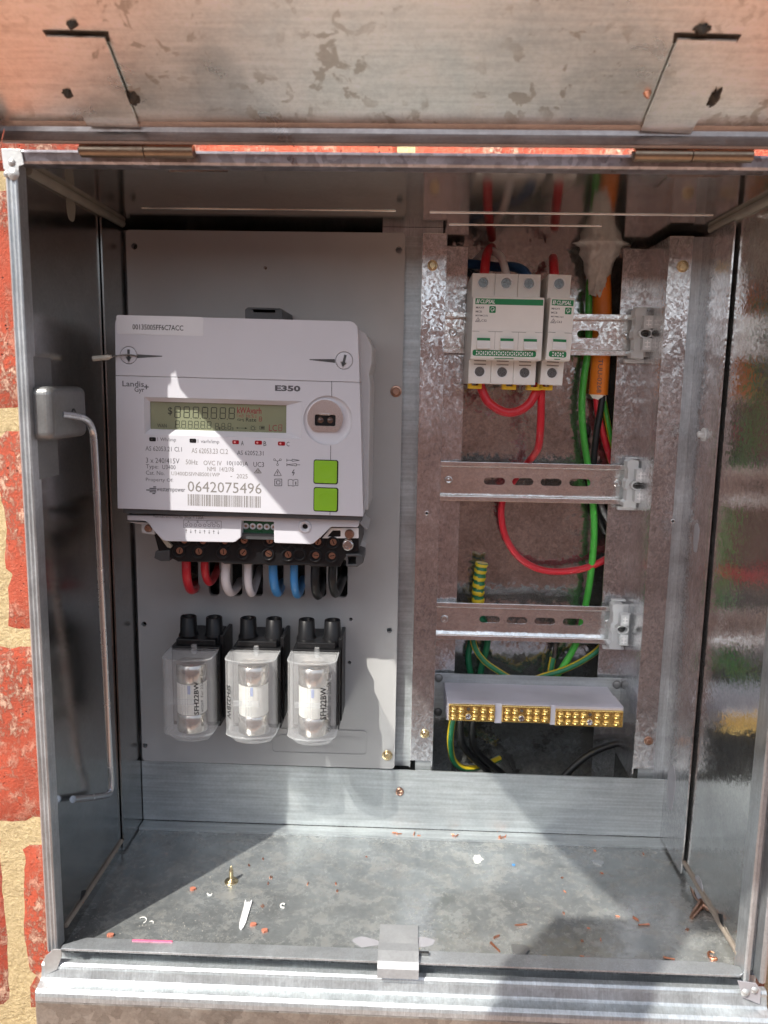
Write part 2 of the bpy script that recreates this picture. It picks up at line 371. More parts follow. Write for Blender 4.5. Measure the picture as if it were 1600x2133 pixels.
M['silver'] = plain('silver label', (0.62,0.62,0.64), 0.38, 0.25, 0.03)
M['port'] = plain('brushed port plate', (0.66,0.60,0.58), 0.30, 1.0, 0.06, 1.5)
M['ceramic'] = plain('fuse ceramic', (0.80,0.78,0.72), 0.45)
M['cap'] = plain('nickel cap', (0.66,0.60,0.54), 0.22, 1.0, 0.06)
M['flake'] = plain('white flake', (0.80,0.80,0.76), 0.6)
M['redchip'] = plain('brick chip', (0.45,0.16,0.10), 0.8)
M['pink'] = plain('pink strip', (0.80,0.12,0.24), 0.4)
M['stay'] = galv('zinc plated rod', (0.55,0.57,0.60), 0.25, 0.04, (1,1,0.05), 0.03, 0.02, metal=0.9)
M['bracket'] = galv('dull zinc cup', (0.22,0.225,0.225), 0.40, 0.04, (1,1,0.1), 0.04, 0.03, metal=0.6)
M['keeper'] = galv('dull zinc keeper', (0.34,0.35,0.36), 0.45, 0.04, (1,1,0.1), 0.04, 0.03, metal=0.3, mottle=0.06)

def clearmat():
    m, nt, b = newmat('clear polycarbonate')
    out = nt.nodes['Material Output']; b.inputs['Base Color'].default_value = (0.93,0.94,0.95,1); b.inputs['Subsurface Weight'].default_value = 0.0; b.inputs['Roughness'].default_value = 0.05
    b.inputs['Specular IOR Level'].default_value = 0.6
    tr = nd(nt, 'ShaderNodeBsdfTransparent'); tr.inputs[0].default_value = (0.96,0.97,0.975,1)
    mx = nd(nt, 'ShaderNodeMixShader'); lw = nd(nt, 'ShaderNodeLayerWeight', ins={'Blend': 0.30})
    p = pos_mm(nt); n = noise_n(nt, p, 0.12, 4)
    f = math_n(nt, 'ADD', math_n(nt, 'MULTIPLY', lw.outputs['Facing'], 0.36), 0.07)
    nt.links.new(f, mx.inputs[0]); nt.links.new(tr.outputs[0], mx.inputs[1]); nt.links.new(b.outputs[0], mx.inputs[2]); nt.links.new(mx.outputs[0], out.inputs[0])
    bump_n(nt, b, n, 0.10, 0.0008)
    return m
M['clear'] = clearmat()
def translucent_white():
    m, nt, b = newmat('frosted clip plastic'); out = nt.nodes['Material Output']
    b.inputs['Base Color'].default_value = (0.74,0.77,0.78,1); b.inputs['Roughness'].default_value = 0.3
    tr = nd(nt, 'ShaderNodeBsdfTransparent'); mx = nd(nt, 'ShaderNodeMixShader', ins={0: 0.72})
    nt.links.new(tr.outputs[0], mx.inputs[1]); nt.links.new(b.outputs[0], mx.inputs[2]); nt.links.new(mx.outputs[0], out.inputs[0]); return m
M['frost'] = translucent_white()
def brickmat():
    m, nt, b = newmat('smeared red brick'); oi = nd(nt, 'ShaderNodeObjectInfo'); p = pos_mm(nt)
    base = ramp(nt, oi.outputs['Random'], [(0.0, (0.38,0.055,0.022)), (0.5, (0.41,0.072,0.034)), (1.0, (0.33,0.045,0.024))])
    n1 = noise_n(nt, p, 0.03, 5, 0.6); c = mixc(nt, 1, base, ramp(nt, n1, [(0.3, 0.8), (0.7, 1.15)]), 'MULTIPLY')
    n2 = noise_n(nt, pos_mm(nt, (1,1,0.7)), 0.16, 8, 0.82, 0.25); n3 = noise_n(nt, p, 0.016, 4, 0.6)
    sm_ = math_n(nt, 'MULTIPLY', ramp(nt, n2, [(0.48, 0.0), (0.57, 0.85)]), ramp(nt, n3, [(0.40, 0.08), (0.58, 1.0)]))
    c = mixc(nt, sm_, c, (0.60,0.40,0.29))
    pit = nd(nt, 'ShaderNodeTexVoronoi', ins={'Scale': 0.22}); nt.links.new(p, pit.inputs['Vector'])
    pm = math_n(nt, 'MULTIPLY', ramp(nt, pit.outputs['Distance'], [(0.10, 1.0), (0.2, 0.0)]), ramp(nt, noise_n(nt, p, 0.06, 3), [(0.5, 0.0), (0.62, 1.0)]))
    c = mixc(nt, pm, c, (0.13,0.03,0.02)); nt.links.new(c, b.inputs['Base Color']); b.inputs['Roughness'].default_value = 0.85
    h = math_n(nt, 'SUBTRACT', math_n(nt, 'ADD', noise_n(nt, p, 0.5, 6, 0.7), math_n(nt, 'MULTIPLY', sm_, 0.6)), math_n(nt, 'MULTIPLY', pm, 1.2))
    bump_n(nt, b, h, 1.0, 0.0018); return m
M['brick'] = brickmat()
def mortarmat():
    m, nt, b = newmat('sandy mortar'); p = pos_mm(nt); n = noise_n(nt, p, 0.35, 7, 0.75)
    nt.links.new(ramp(nt, n, [(0.3, (0.50,0.37,0.18)), (0.7, (0.74,0.60,0.36))]), b.inputs['Base Color']); b.inputs['Roughness'].default_value = 0.95
    bump_n(nt, b, math_n(nt, 'ADD', n, math_n(nt, 'MULTIPLY', noise_n(nt, p, 0.05, 4, 0.6), 1.6)), 1.0, 0.005); return m
M['mortar'] = mortarmat()
M['ground'] = plain('paving', (0.34,0.22,0.16), 0.9, 0, 0.25, 0.004, 0.4, 0.05)
# ------------------------------------------------------------------ ground and brick wall
g = MB(); g.box(-30000, 30000, -30000, 30000, -1102, -1100)
tag(g.build('ground', M['ground']), kind='structure')
WY = 115
wall = thing('brick_wall', (230, WY, -1100), 'red brick wall with sandy cream mortar and smears around the steel box', 'wall')
OX0, OX1, OZ0, OZ1 = -12, 475, -420, 516
mo = MB()
mo.box(-1500, OX0, WY+2.5, WY+95, -1099, 1900); mo.box(OX1, 2000, WY+2.5, WY+95, -1099, 1900)
mo.box(OX0, OX1, WY+2.5, WY+95, OZ1, 1900); mo.box(OX0, OX1, WY+2.5, WY+95, -1099, OZ0)
mo.build('mortar', M['mortar'], wall)
zl = [1900] + [523.5+173*k for k in range(7, 0, -1)] + [523.5, 350, 178, 11, -163] + [-163-172*k for k in range(1, 6)]
zl = sorted(z for z in zl if -1100 < z <= 1740)
full = {}
def brick(x0, x1, z0, z1):
    if x1 > -300 and x0 < OX0 and -420 < z0 < 560 and x1 <= OX0+1:      # the ones in view: worn, ragged arrises
        nx, nz = max(6, int((x1-x0)/9)), 14; vs = []; fs = []
        for j in range(nz+1):
            for i in range(nx+1):
                x = x0+(x1-x0)*i/nx; z = z0+(z1-z0)*j/nz; ex = min(x-x0, x1-x); ez = min(z-z0, z1-z); e = min(ex, ez)
                q = mnoise.noise(Vector((x*0.06, z*0.06, 2.0))); q2 = mnoise.noise(Vector((x*0.2, z*0.2, 9.0)))
                if e < 1: x += (1.0*q+1.2*q2)*(1 if ex < 1 else 0.3); z += (1.2*q+1.3*q2)*(1 if ez < 1 else 0.3)
                y = WY + (3.4 if e < 1 else 0.9*math.exp(-e/6)) + 0.9*mnoise.noise(Vector((x*0.03, z*0.03, 4)))+0.35*q2 + (2.2*max(0, q-0.25)*4 if e < 14 else 0)
                vs.append((x, y, z))
        for j in range(nz):
            for i in range(nx): fs.append((j*(nx+1)+i, j*(nx+1)+i+1, (j+1)*(nx+1)+i+1, (j+1)*(nx+1)+i))
        q = MB(); q.add(vs, fs, 0, True); o = q.build('brick', M['brick'], wall); return
    key = (round(x1-x0, 1), round(z1-z0, 1))
    if key not in full:
        b = MB(); w_, h_ = key; c = 4; q = [rnd.uniform(-1.5, 1.5) for _ in range(8)]
        b.add([(c+q[0],0,c+q[1]),(w_-c+q[2],0,c+q[3]),(w_-c+q[4],0,h_-c+q[5]),(c+q[6],0,h_-c+q[7]),(0,3.2,0),(w_,3.2,0),(w_,3.2,h_),(0,3.2,h_),(0,80,0),(w_,80,0),(w_,80,h_),(0,80,h_)],
              [(0,1,2,3),(0,4,5,1),(1,5,6,2),(2,6,7,3),(3,7,4,0),(4,8,9,5),(5,9,10,6),(6,10,11,7),(7,11,8,4)])
        me = bpy.data.meshes.new('brick'); me.from_pydata([tuple(v*S) for v in b.v], [], b.f); me.materials.append(M['brick']); me.update(); full[key] = me
    o = bpy.data.objects.new('brick', full[key]); COL.objects.link(o); o.parent = wall
    o.location = (Vector((x0, WY-rnd.uniform(0, 1.2), z0)) - ORG[wall.name])*S
for i in range(len(zl)-1):
    z0, z1 = zl[i]+5.5, zl[i+1]-5.5
    if z1-z0 < 30: continue
    zc = (z0+z1)/2; off = -93 if (round((zc+76)/172) % 2 == 0) else 65
    x = off - 317*4
    while x < 1500:
        a, b_ = x+6, x+317-6; x += 317
        if b_ > OX0 and a < OX1 and z1 > OZ0 and z0 < OZ1:
            if a < OX0-40: brick(a, OX0-6, z0, z1)
            if b_ > OX1+40: brick(OX1+6, b_, z0, z1)
        else: brick(a, b_, z0, z1)

# the boundary wall across the path: out of frame, seen only as red-brown reflections in the zinc
bw = thing('boundary_wall', (200, -2900, -1100), 'long red brown brick boundary wall across the path from the meter box', 'wall')
q = MB(); q.box(-9000, 9000, -3000, -2900, -1100, 760); q.build('wall_body', plain('shaded brickwork', (0.31,0.215,0.18), 0.9, 0, 0.45, 0.004), bw)
q = MB(); q.box(-9000, 9000, -3020, -2880, 760, 830); q.build('coping', plain('coping', (0.32,0.22,0.16), 0.9), bw)

# ------------------------------------------------------------------ the steel box
box = thing('meter_box', (230, 120, -9), 'galvanised steel meter box set in the brick wall, lid open', 'meter box')
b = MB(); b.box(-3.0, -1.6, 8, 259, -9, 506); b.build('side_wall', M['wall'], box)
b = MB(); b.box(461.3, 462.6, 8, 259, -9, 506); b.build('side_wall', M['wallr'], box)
b = MB(); b.box(-4, 464, 6, 259, 505, 506.4); b.build('ceiling', M['ceil'], box)
b = MB(); b.box(-4, 464, 6, 259, -10.4, -9); b.build('floor', M['floor'], box)
b = MB(); b.box(-4, 464, 258, 259.4, -9, 505); b.build('back_sheet', M['back'], box)
# folded hem round the opening
b = MB(); b.ext([(-7.6,9),(-7.6,-1),(-6.2,-2.4),(-4.8,-1.2),(-3.6,-2.2),(-2.2,-1.4),(-1.0,-2.6),(0,-1.6),(0,9)], -4, 505, axis='z'); b.build('front_hem', M['frame'], box, 0.3)
b = MB(); b.ext([(460,12),(460,-1.0),(461.2,-2.2),(463.6,-2.0),(464.4,-0.8),(464.4,9),(470.2,9),(470.2,-2.0),(472.6,-3),(474.6,-2),(474.6,14),(460,14)], -6, 505, axis='z'); b.build('front_hem', M['frame'], box, 0.3)
b = MB(); b.ext([(12,504.2),(12,506.5),(6,506.5),(6,511),(0.6,511.8),(-1.4,511.2),(-2,509.6),(-1.2,505),(0,503.6),(3,503.8)], -8, 474, axis='x'); b.build('front_hem', galv('mottled top hem', (0.46,0.46,0.50), 0.34, 0.30, (1.2,1.2,0.1), 0.14, 0.05, dirt=0.25, dirtcol=(0.20,0.18,0.19), spscale=0.22), box, 0.3)
# floor lip with a chamfered left end
b = MB(); b.ext([(3,-3.4),(457,-3.4),(460,-1),(460,5),(449,8.5),(16,8.5),(2.5,0.5)], -1.6, 0, axis='z'); b.box(16, 449, 7.3, 8.5, -9, -1.6); b.build('floor_lip', M['frame'], box, 0.4)
# rolled sill and lower sheet
b = MB(); b.ext([(10,-30),(10,-21),(2.5,-21),(1.5,-11.5),(0.4,-10.4),(-3.2,-10.6),(-4.8,-12.2),(-4.6,-14.5),(-6.2,-20.2),(-7.6,-21.2),(-13.2,-22.4),(-15.2,-24),(-15.8,-26.4),(-15.8,-30)], -10.5, 475, axis='x'); b.build('sill', M['ledge'], box, 0.4)
b = MB(); b.box(-11, 475.4, -15.6, 60, -420, -29.6); b.build('lower_sheet', M['lower'], box, 1.5)
b = MB(); b.box(-8, 474, 10.5, 118, -29.6, -10.6); b.build('sill_core', M['frame'], box)
# outer skins of the recess that stand proud of the brickwork
b = MB(); b.box(-7.6, -6.4, 9, 116, -10, 506); b.build('outer_skin', M['frame'], box)
b = MB(); b.box(473.2, 474.4, 14, 116, -10, 506); b.build('outer_skin', M['frame'], box)
b = MB(); b.box(-7.6, 474.4, 12, 116, 506.6, 510); b.build('outer_skin', M['frame'], box)
# silver painted corners
def patch(name, pts, y, mat, amp=0.5, d=1.0, fn=None, holes=()):
    q = MB(fn); q.ext(pts, y-d, y, holes); return q.build(name, M[mat], box, 0.35)
P = lambda px, py, y=-2.5: (lambda v: (v.x, v.z))(at(px, py, y))
patch('paint_patch', [P(3,310), P(46,311), P(51,343), P(41,346), P(40,358), P(30,374), P(22,366), P(8,352)], -2.3, 'putty', d=0.8)
b = MB(); b.lathe(at(24,338,-3.4), [(0.2,-1.0),(1.5,-0.7),(2.2,0)], n=12); b.lathe(at(28,362,-3.0), [(0.2,-1.6),(2.2,-1.2),(3.6,0)], n=12); b.lathe(at(14,362,-2.6), [(0.2,-0.8),(1.2,-0.6),(2,0)], n=12); b.build('solder_lump', M['putty'], box)
patch('paint_patch', [P(96,1990,-5), P(112,1976,-5), P(128,1976,-5), P(130,1990,-5), P(120,2018,-5), P(97,2030,-5), P(92,2005,-5)], -5.2, 'putty', d=0.5)
patch('paint_patch', [P(1535,2040,-6), P(1574,2046,-6), P(1584,2060,-6), P(1582,2090,-6), P(1545,2075,-6)], -6.6, 'zincpaint', d=0.5)
b = MB(); b.lathe(at(1553,2068,-7.4), [(0.2,-1.6),(2.0,-1.2),(3.0,0)], n=10); b.lathe(at(1572,2063,-7.4), [(0.2,-1.2),(1.8,-0.9),(2.6,0)], n=10); b.build('solder_lump', M['putty'], box)
# corner seams
def seam(p0, p1, wd, mat, side):
    q = MB(); q.tube([p0, (Vector(p0)+Vector(p1))/2 + Vector((side*0.4, 0, 0)), p1], wd, 8, 4); return q.build('seam_bead', M[mat], box)
seam((-0.4, 12, 503), (-0.4, 168, 503.5), 3.0, 'bead', 1); seam((460.4, 10, 503), (460.4, 166, 503.5), 3.0, 'bead', -1)
seam((-1.2, 14, 4), (-1.2, 122, 2.0), 1.7, 'bead_brown', 1); seam((461.0, 12, 4), (461.0, 118, 3), 1.7, 'bead_brown', -1)
# inner flanges of the gear frame, foot strip, posts
b = MB(); b.box(-0.8, 0.4, 123, 176, -7, 500); b.build('side_flange', M['wall'], box)
b = MB(); b.ext([(115,24),(115,500),(176,500),(176,-6),(116.5,-6)], 458.2, 459.4, axis='x'); b.build('side_flange', M['post'], box)
for xa, xb in ((450, 459.4), (0.4, 3)): b = MB(); b.box(xa, xb, 176, 177.2, -6, 500); b.build('frame_return', M['frame'], box)
b = MB(); b.ext([(1,-6),(1,49.5),(459,47.5),(459,-6)], 169.4, 170.8, [circ(229.5, 29.5, 3.0, 14)]); b.ext([(1,157.2),(459,155.2),(459,169.4),(1,169.4)], -8.9, -6.6, axis='z'); b.build('foot_strip', M['strip'], box)
def post(x0, x1, z0, xr0, xr1, xweb, name='support_post'):
    q = MB(); q.box(x0, x1, 173.4, 174.6, z0, 500); q.box(xweb-0.6, xweb+0.6, 174.6, 232, z0-12, 500); q.box(xr0, xr1, 232, 233.2, 14, 500)
    return q.build(name, M['post'], box, 0.25)
post(238, 257.4, 56, 256.8, 278, 256.8); post(431.6, 450, 55, 411, 432.4, 432.2)
b = MB(); b.box(242.5, 256, 175.2, 176.4, 38, 56.5); b.box(437, 450, 175.2, 176.4, 38, 55.5); b.box(214, 238, 177.0, 178.2, 49, 500); b.box(236.8, 238, 174.6, 178, 49, 500); b.build('backing_strip', M['strip'], box)
b = MB(); b.box(206, 254, 176.4, 177, 498, 507 - 2.2); b.build('top_tab', M['frame'], box)
def screw(parent, p, r, mat='brasspass', washer=True, rot=20, h=1.6, name='screw', crosst=0.18):
    q = MB(); x, y, z = p
    if washer: q.lathe((x,y,z), [(r*1.0,0),(r,-0.7),(r*0.9,-0.9),(r*0.5,-0.9)], n=20)
    k = r*0.72 if washer else r; y1 = y-(0.8 if washer else 0)
    q.lathe((x,y1,z), [(k,0),(k*0.98,-h*0.45),(k*0.86,-h*0.85),(k*0.72,-h)], n=20)
    q.ext(circ(x, z, k*0.73, 20), y1-h, y1-h+0.9, [cross_poly(x, z, k*0.52, k*crosst, rot)])
    q.ext(circ(x, z, k*0.7, 16), y1-h+0.9, y1-0.1)
    return q.build(name, M[mat], parent)
for px, py, rr, mt in ((901,553,3.1,'brasspass'), (1422,555,3.4,'brasspass'), (885,1528,3.0,'brasspass'), (1351,1543,2.9,'copperscrew')):
    v = at(px, py, 173.4); screw(box, (v.x, 173.4, v.z), rr*1.35, mt, True, rnd.uniform(0, 80))
b = MB(); v = Vector((229.3, 169.4, 28.6)); b.lathe(v, [(3.6,0.6),(3.6,-1.2),(3.2,-1.6),(2.6,-1.8),(2.4,-1.3),(0.1,-1.3)], n=20); b.build('bolt', M['copperscrew'], box)
# push rivet on the right flange
b = MB(); v = atx(1467, 905, 458); b.lathe(v, [(5.2,0),(5.2,-1.0),(4.4,-1.5),(2.6,-1.5),(2.4,-4.5),(1.6,-5.2),(0.1,-5.2)], axis='x', n=18); b.build('push_rivet', M['frost'], box)
for px, py, x in ((1402,1086,None), (889,1069,None)):
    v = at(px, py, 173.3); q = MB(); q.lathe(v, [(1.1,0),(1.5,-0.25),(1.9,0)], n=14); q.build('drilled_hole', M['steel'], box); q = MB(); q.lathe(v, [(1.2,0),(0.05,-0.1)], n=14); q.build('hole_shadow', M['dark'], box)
# weep holes punched at both lower corners
for px, py, x in ((172,1868,-1.5), (1503,1918,461.2)):
    v = atx(px, py, x); q = MB(); q.ext([(v.y-4,v.z-1.5),(v.y+1,v.z-2),(v.y+6,v.z+1.5),(v.y,v.z+5)], x-0.35, x+0.35, axis='x'); q.build('weep_hole', M['dark'], box)
# bare patches left on the left wall
def blot(px, py, x, ry, rz, mat):
    v = atx(px, py, x); q = MB(); q.ext([(v.y+ry*math.cos(a)*(1+0.12*math.sin(3*a)), v.z+rz*math.sin(a)*(1+0.1*math.cos(2*a))) for a in [2*math.pi*k/18 for k in range(18)]], x-0.12, x+0.12, axis='x'); return q.build('paint_blot', M[mat], box)
blot(148, 435, -1.5, 7, 9, 'bead'); blot(1450, 1120, 458.1, 5.5, 13, 'zincpaint'); blot(1398, 1640, 458.1, 9, 22, 'zincpaint'); blot(1455, 1850, 461.2, 8, 10, 'zincpaint')
# ceiling plates
for q4 in (((352,357),(475,357),(466,380),(385,378)), ((1390,368),(1505,368),(1478,390),(1368,391))):
    q = MB(); vs = [atz(a, c, 504.6) for a, c in q4]; q.ext([(v.x, v.y) for v in vs], 504.2, 504.9, axis='z'); q.build('hinge_backing_plate', M['ceil'], box)
# latch keeper on the floor lip
b = MB(); prof = [(44,-8.9),(15,-8.6),(12.5,-5),(12,1.2),(10.5,3.2),(2,4.2),(-6,2.4),(-9.2,-1.0),(-10,-7.2),(-8.8,-7.4),(-8.0,-1.8),(-5.2,0.6),(2,2.4),(9.5,1.6),(10.6,0.2),(11.2,-5.4),(13.6,-7.4),(44,-7.7)]
b.ext(prof, 217.5, 245, axis='x'); b.build('latch_keeper', M['keeper'], box, 0.5)
b = MB(); b.box(245, 252, 3, 5, 0, 2.6); b.build('keeper_tongue', M['darksteel'], box, 0.4)
for px, py, a, c in ((763,1962,9,5), (885,1962,8,5)):
    v = atz(px, py, -8.8); q = MB(); q.ext([(v.x+a*math.cos(t)*(1+0.2*math.sin(2*t+px)), v.y+c*math.sin(t)*(1+0.2*math.cos(3*t))) for t in [2*math.pi*k/16 for k in range(16)]], -8.95, -8.75, axis='z'); q.build('weld_stain', M['zincpaint'], box)
for px, py in ((985,2006), (1040,2010), (795+540-300,2006)):
    pass
# stay rod and its cup on the left wall
b = MB(); b.box(-3.0, 12, 2, 56, 342.5, 376); cup = b.build('stay_cup', M['bracket'], box, 5, 5)
for ya, za, zb_ in ((34, 318, 344), (30, 374, 394)): b = MB(); b.box(-2.9, 0.2, 6, ya, za, zb_); b.build('cup_tab', M['bracket'], box, 0.4)
b = MB(); b.lathe((9.0, 33, 358), [(3.9,-1.5),(3.9,3.12),(2.6,3.2)], axis='x', n=16); b.build('cup_eyelet', M['dark'], box)
# two faint beads pressed across the ceiling sheet
for pa, pb_, py in ((895,1490,446),(935,1255,470),(300,824,437)):
    a = atz((pa+pb_)/2, py, 504.8); q = MB(); q.tube([(atz(pa,py,504.8).x,a.y,505.2),(atz(pb_,py,504.8).x,a.y,505.2)], 1.1, 10, 1); q.build('ceiling_bead', M['ceil'] if pa == 300 else M['steel'], box)
rp = [atx(128,863,11), atx(150,866,14), atx(178,874,18), atx(192,895,18), atx(197,940,18), atx(205,1100,17), atx(215,1300,14), atx(228,1560,11), atx(232,1625,9), atx(229,1650,8), atx(212,1658,7), atx(152,1665,4)]
b = MB(); b.tube(rp, 2.45, 12, 4); b.build('stay_rod', M['stay'], box)

# ------------------------------------------------------------------ lid (hinged at the top, open)
DA = R_(28.4); DY0, DZ0 = -9.0, 520.4
def dfn(p):       # door coordinates: x, s up the sheet, n out of its inner face
    return Vector((p[0], DY0 - p[1]*math.cos(DA) - p[2]*math.sin(DA), DZ0 + p[1]*math.sin(DA) - p[2]*math.cos(DA)))
DX0, DX1, DL = -1.5, 472, 548
d = MB(dfn); d.box(DX0, DX1, 0, DL, -1.3, 0); door = d.build('door', M['door'], box); ORG[door.name] = ORG[box.name]
d = MB(dfn); d.ext([(0,-1.3),(0,9.2),(-0.6,10.2),(0.6,10.8),(1.6,10.2),(1.3,9),(1.3,3),(2.6,0.9),(5.5,0),(5.5,-1.2)], DX0, DX1, axis='x'); d.build('hinge_edge_fold', M['doorflange'], door)
d = MB(dfn); d.box(DX0-1.2, DX0, 2, DL, -1.3, 12); d.box(DX1, DX1+1.2, 2, DL, -1.3, 12); d.build('side_fold', M['doorflange'], door)
d = MB(dfn); d.box(DX0, DX1, DL, DL+1.2, -1.3, 12); d.build('free_edge_fold', M['doorflange'], door)
def ats(px, py, n=0):
    # pixel to door coordinates on the inner face
    r = ray(px, py); N = Vector((0, -math.sin(DA), -math.cos(DA))); o = Vector((0, DY0, DZ0)) + N*n
    t = (o-CAM_P).dot(N)/r.dot(N); p = CAM_P + r*t
    return (p.x, -(p.y-DY0)*math.cos(DA) + (p.z-DZ0)*math.sin(DA) - 0)
for corners, welds in ((((182,262),(290,265),(218,79),(97,76)), ((148,62,7,4),(276,216,8,9),(142,205,9,5))), (((1335,272),(1440,278),(1535,86),(1412,82)), ((1465,72,10,5),(1350,206,5,4),(1490,215,7,12)))):
    C4 = [ats(a, c, 2.6) for a, c in corners]
    d = MB(dfn); vs = [(x, s_, 2.8) for x, s_ in C4] + [(x, s_, 1.6) for x, s_ in C4]
    d.add(vs, [(0,3,2,1),(4,5,6,7),(0,1,5,4),(1,2,6,5),(2,3,7,6),(3,0,4,7)]); br = d.build('stiffener', M['door'], door)
    d = MB(dfn); c0, c1, c2, c3 = C4
    d.add([(c3[0]-2,c3[1]+1.5,0.25),(c2[0]+2,c2[1]+1.5,0.25),(c2[0]+1,c2[1]-4,0.25),(c3[0]-1,c3[1]-4,0.25)], [(3,2,1,0)]); d.build('edge_shade_line', M['scorch_shade'], door)  # dark quad on the lid, shade painted along the stiffener's top edge
    for wx, wy, a, c in welds:
        x, s_ = ats(wx, wy, 4); d = MB(dfn); n_ = 22; rings = []
        for j, (k, h) in enumerate(((1.35,0.2),(0.8,1.8),(0.45,3.4),(0.05,3.8))):
            rings += [(x+k*a*0.32*math.cos(2*math.pi*i/n_)*(1+0.8*mnoise.noise((i*0.9,j,wx))), s_+k*c*0.36*math.sin(2*math.pi*i/n_)*(1+0.8*mnoise.noise((i*0.9,j,wx))), h+0.8*mnoise.noise((i,j*2,wx))) for i in range(n_)]
        d.add(rings, [(j*n_+i, j*n_+(i+1) % n_, (j+1)*n_+(i+1) % n_, (j+1)*n_+i) for j in range(3) for i in range(n_)], 0, True)
        d.build('weld', M['scorch_shade'] if wx != 1350 else M['copper'], door)
for x0, xm, x1 in ((39.5, 77.6, 105.5), (at(1315,320,-9).x, at(1440,323,-9).x, at(1566,326,-9).x)):
    hz = at(300, 314, -9).z if x0 < 200 else at(1440, 323, -9).z
    q = MB(); q.tube([(x0,-9,hz),(x1,-9,hz)], 1.6, 10, 1); hg = q.build('hinge', M['darksteel'], box)
    for a, c in ((x0+1.5, xm-0.3), (xm+0.3, x1)):
        q = MB(); q.tube([(a,-9,hz),(c,-9,hz)], 3.8, 18, 1); q.box(a+0.5, c-0.5, -7.5, -2, hz-1.2, hz+1.2) if a > xm else q.box(a+0.5, c-0.5, -8.6, -7.4, hz, 517); q.build('hinge_knuckle', M['hinge'], hg)

# added board out of view; it stands in for an arm shading the sill
pb = thing('added_shadow_board', (-16, -488, -1100), 'added board out of view, shading the sill and the front right floor', 'added shadow caster')
q = MB(); q.add([(-64+8,-498,-1100),(30-8,-498,-1100),(30-8,-480,-1100),(-64+8,-480,-1100),(-64,-497,774),(30,-497,774),(30,-479,766),(-64,-479,766)], [(0,3,2,1),(4,5,6,7),(0,1,5,4),(1,2,6,5),(2,3,7,6),(3,0,4,7)]); q.build('board', plain('weathered timber', (0.28,0.23,0.17), 0.8, 0, 0.25, 0.02, 0.4, 0.4), pb, 1.5)
q = MB(); q.box(-40, 6, -502, -498.2, 700, 760); q.build('added_cleat', plain('pale timber', (0.36,0.28,0.19), 0.8, 0, 0.2, 0.03), pb, 1)
# ------------------------------------------------------------------ grey mounting panel
PY = 167.0
pan = thing('mounting_panel', (112, PY, 50), 'flat grey plastic mounting panel behind the meter and the clear fuses', 'panel')
def Q(px, py, y=PY): v = at(px, py, y); return (v.x, v.z)
holes = [circ(*Q(px, py), r, 16) for px, py, r in ((280,513,2.5),(831,521,2.6),(553,558,1.4),(300,1300,2.2),(302,1553,2.2),(811,1313,2.3),(731,1290,1.5),(728,1380,1.5),(381,1283,1.5))]
for a, t, c, bt in ((392,1165,414,1237),(434,1165,458,1241),(482,1165,505,1242),(525,1165,548,1242),(570,1165,591,1242),(614,1165,635,1244),(660,1165,680,1244),(702,1165,724,1245)):
    x0, z1 = Q(a, t); x1, z0 = Q(c, bt); holes.append(rrect(x0, x1, z0, z1, min(3.4, (x1-x0)/2.05), 4))
b = MB(); b.ext(rrect(2.6, 224.3, 50.8, 498.8, 3, 4), PY, PY+5, holes); b.build('plate', M['panel'], pan)
for px, py, mt in ((825,815,'copperscrew'), (807,1573,'brasspass')):
    v = at(px, py, PY); screw(pan, (v.x, PY, v.z), 4.6, mt, True, 35)
# raised maker's plate with moulded letters, half hidden by the right-hand fuse
x0, z1 = Q(566, 1516); x1, z0 = Q(764, 1573)
b = MB(); b.ext(rrect(x0, x1, z0, z1, 3.5), PY-0.55, PY, [rrect(x0+0.8, x1-0.8, z0+0.8, z1-0.8, 2.9)]); b.build('raised_border', M['panel'], pan, 0.15)
b = MB(); xa, za = Q(672, 1527); xb, zb = Q(760, 1546); put_text(b, 'Control', xa, xb, zb, za, PY-0.5, 0.01, 0.25)
xa, za = Q(640, 1548); xb, zb = Q(707, 1563); put_text(b, 'Systems', xa, xb, zb, za, PY-0.5, 0.01, 0.25)
xa, za = Q(574, 1530); xb, zb = Q(602, 1562); b.ext([(xa,za-3),(xa+5,za),(xb,za),(xb-2.5,zb),(xb-5,zb),(xb-3.4,za-5),(xa,za-5)], PY-0.5, PY)
n0 = len(b.v); b.v += [v+Vector((0,0.49,0)) for v in b.v[:0]]; b.build('moulded_lettering', M['panel'], pan)

# ------------------------------------------------------------------ electricity meter
MY = 78.0; MROT = R_(0.6); ML = Vector((110, PY, 290))
met = thing('electricity_meter', ML, 'white electricity meter with liquid crystal display and two green buttons', 'electricity meter')
def Mx(px, py, y=MY):
    v = at(px, py, y); dx, dz = v.x-ML.x, v.z-ML.z; c, s_ = math.cos(MROT), math.sin(MROT)
    return (ML.x + dx*c - dz*s_, ML.z + dx*s_ + dz*c)
def mrect(px0, py0, px1, py1, y=MY):
    a = Mx(px0, py0, y); c = Mx(px1, py1, y); return min(a[0],c[0]), max(a[0],c[0]), min(a[1],c[1]), max(a[1],c[1])
def mtext(s_, px0, py0, px1, py1, mat='ink', y=MY, bold=0.0, shear=0, par=None, name='printed_text'):
    x0, x1, z0, z1 = mrect(px0, py0, px1, py1, y); q = MB(); put_text(q, s_, x0, x1, z0, z1, y-0.06, bold, shear); return q.build(name, M[mat], par or met)
TL, TR, BR, BL = Mx(239,654), Mx(746,672), Mx(757,1075), Mx(245,1060)
zs = Mx(480, 789)[1]
lx = lambda z: BL[0] + (TL[0]-BL[0])*(z-BL[1])/(TL[1]-BL[1]); rx = lambda z: BR[0] + (TR[0]-BR[0])*(z-BR[1])/(TR[1]-BR[1])
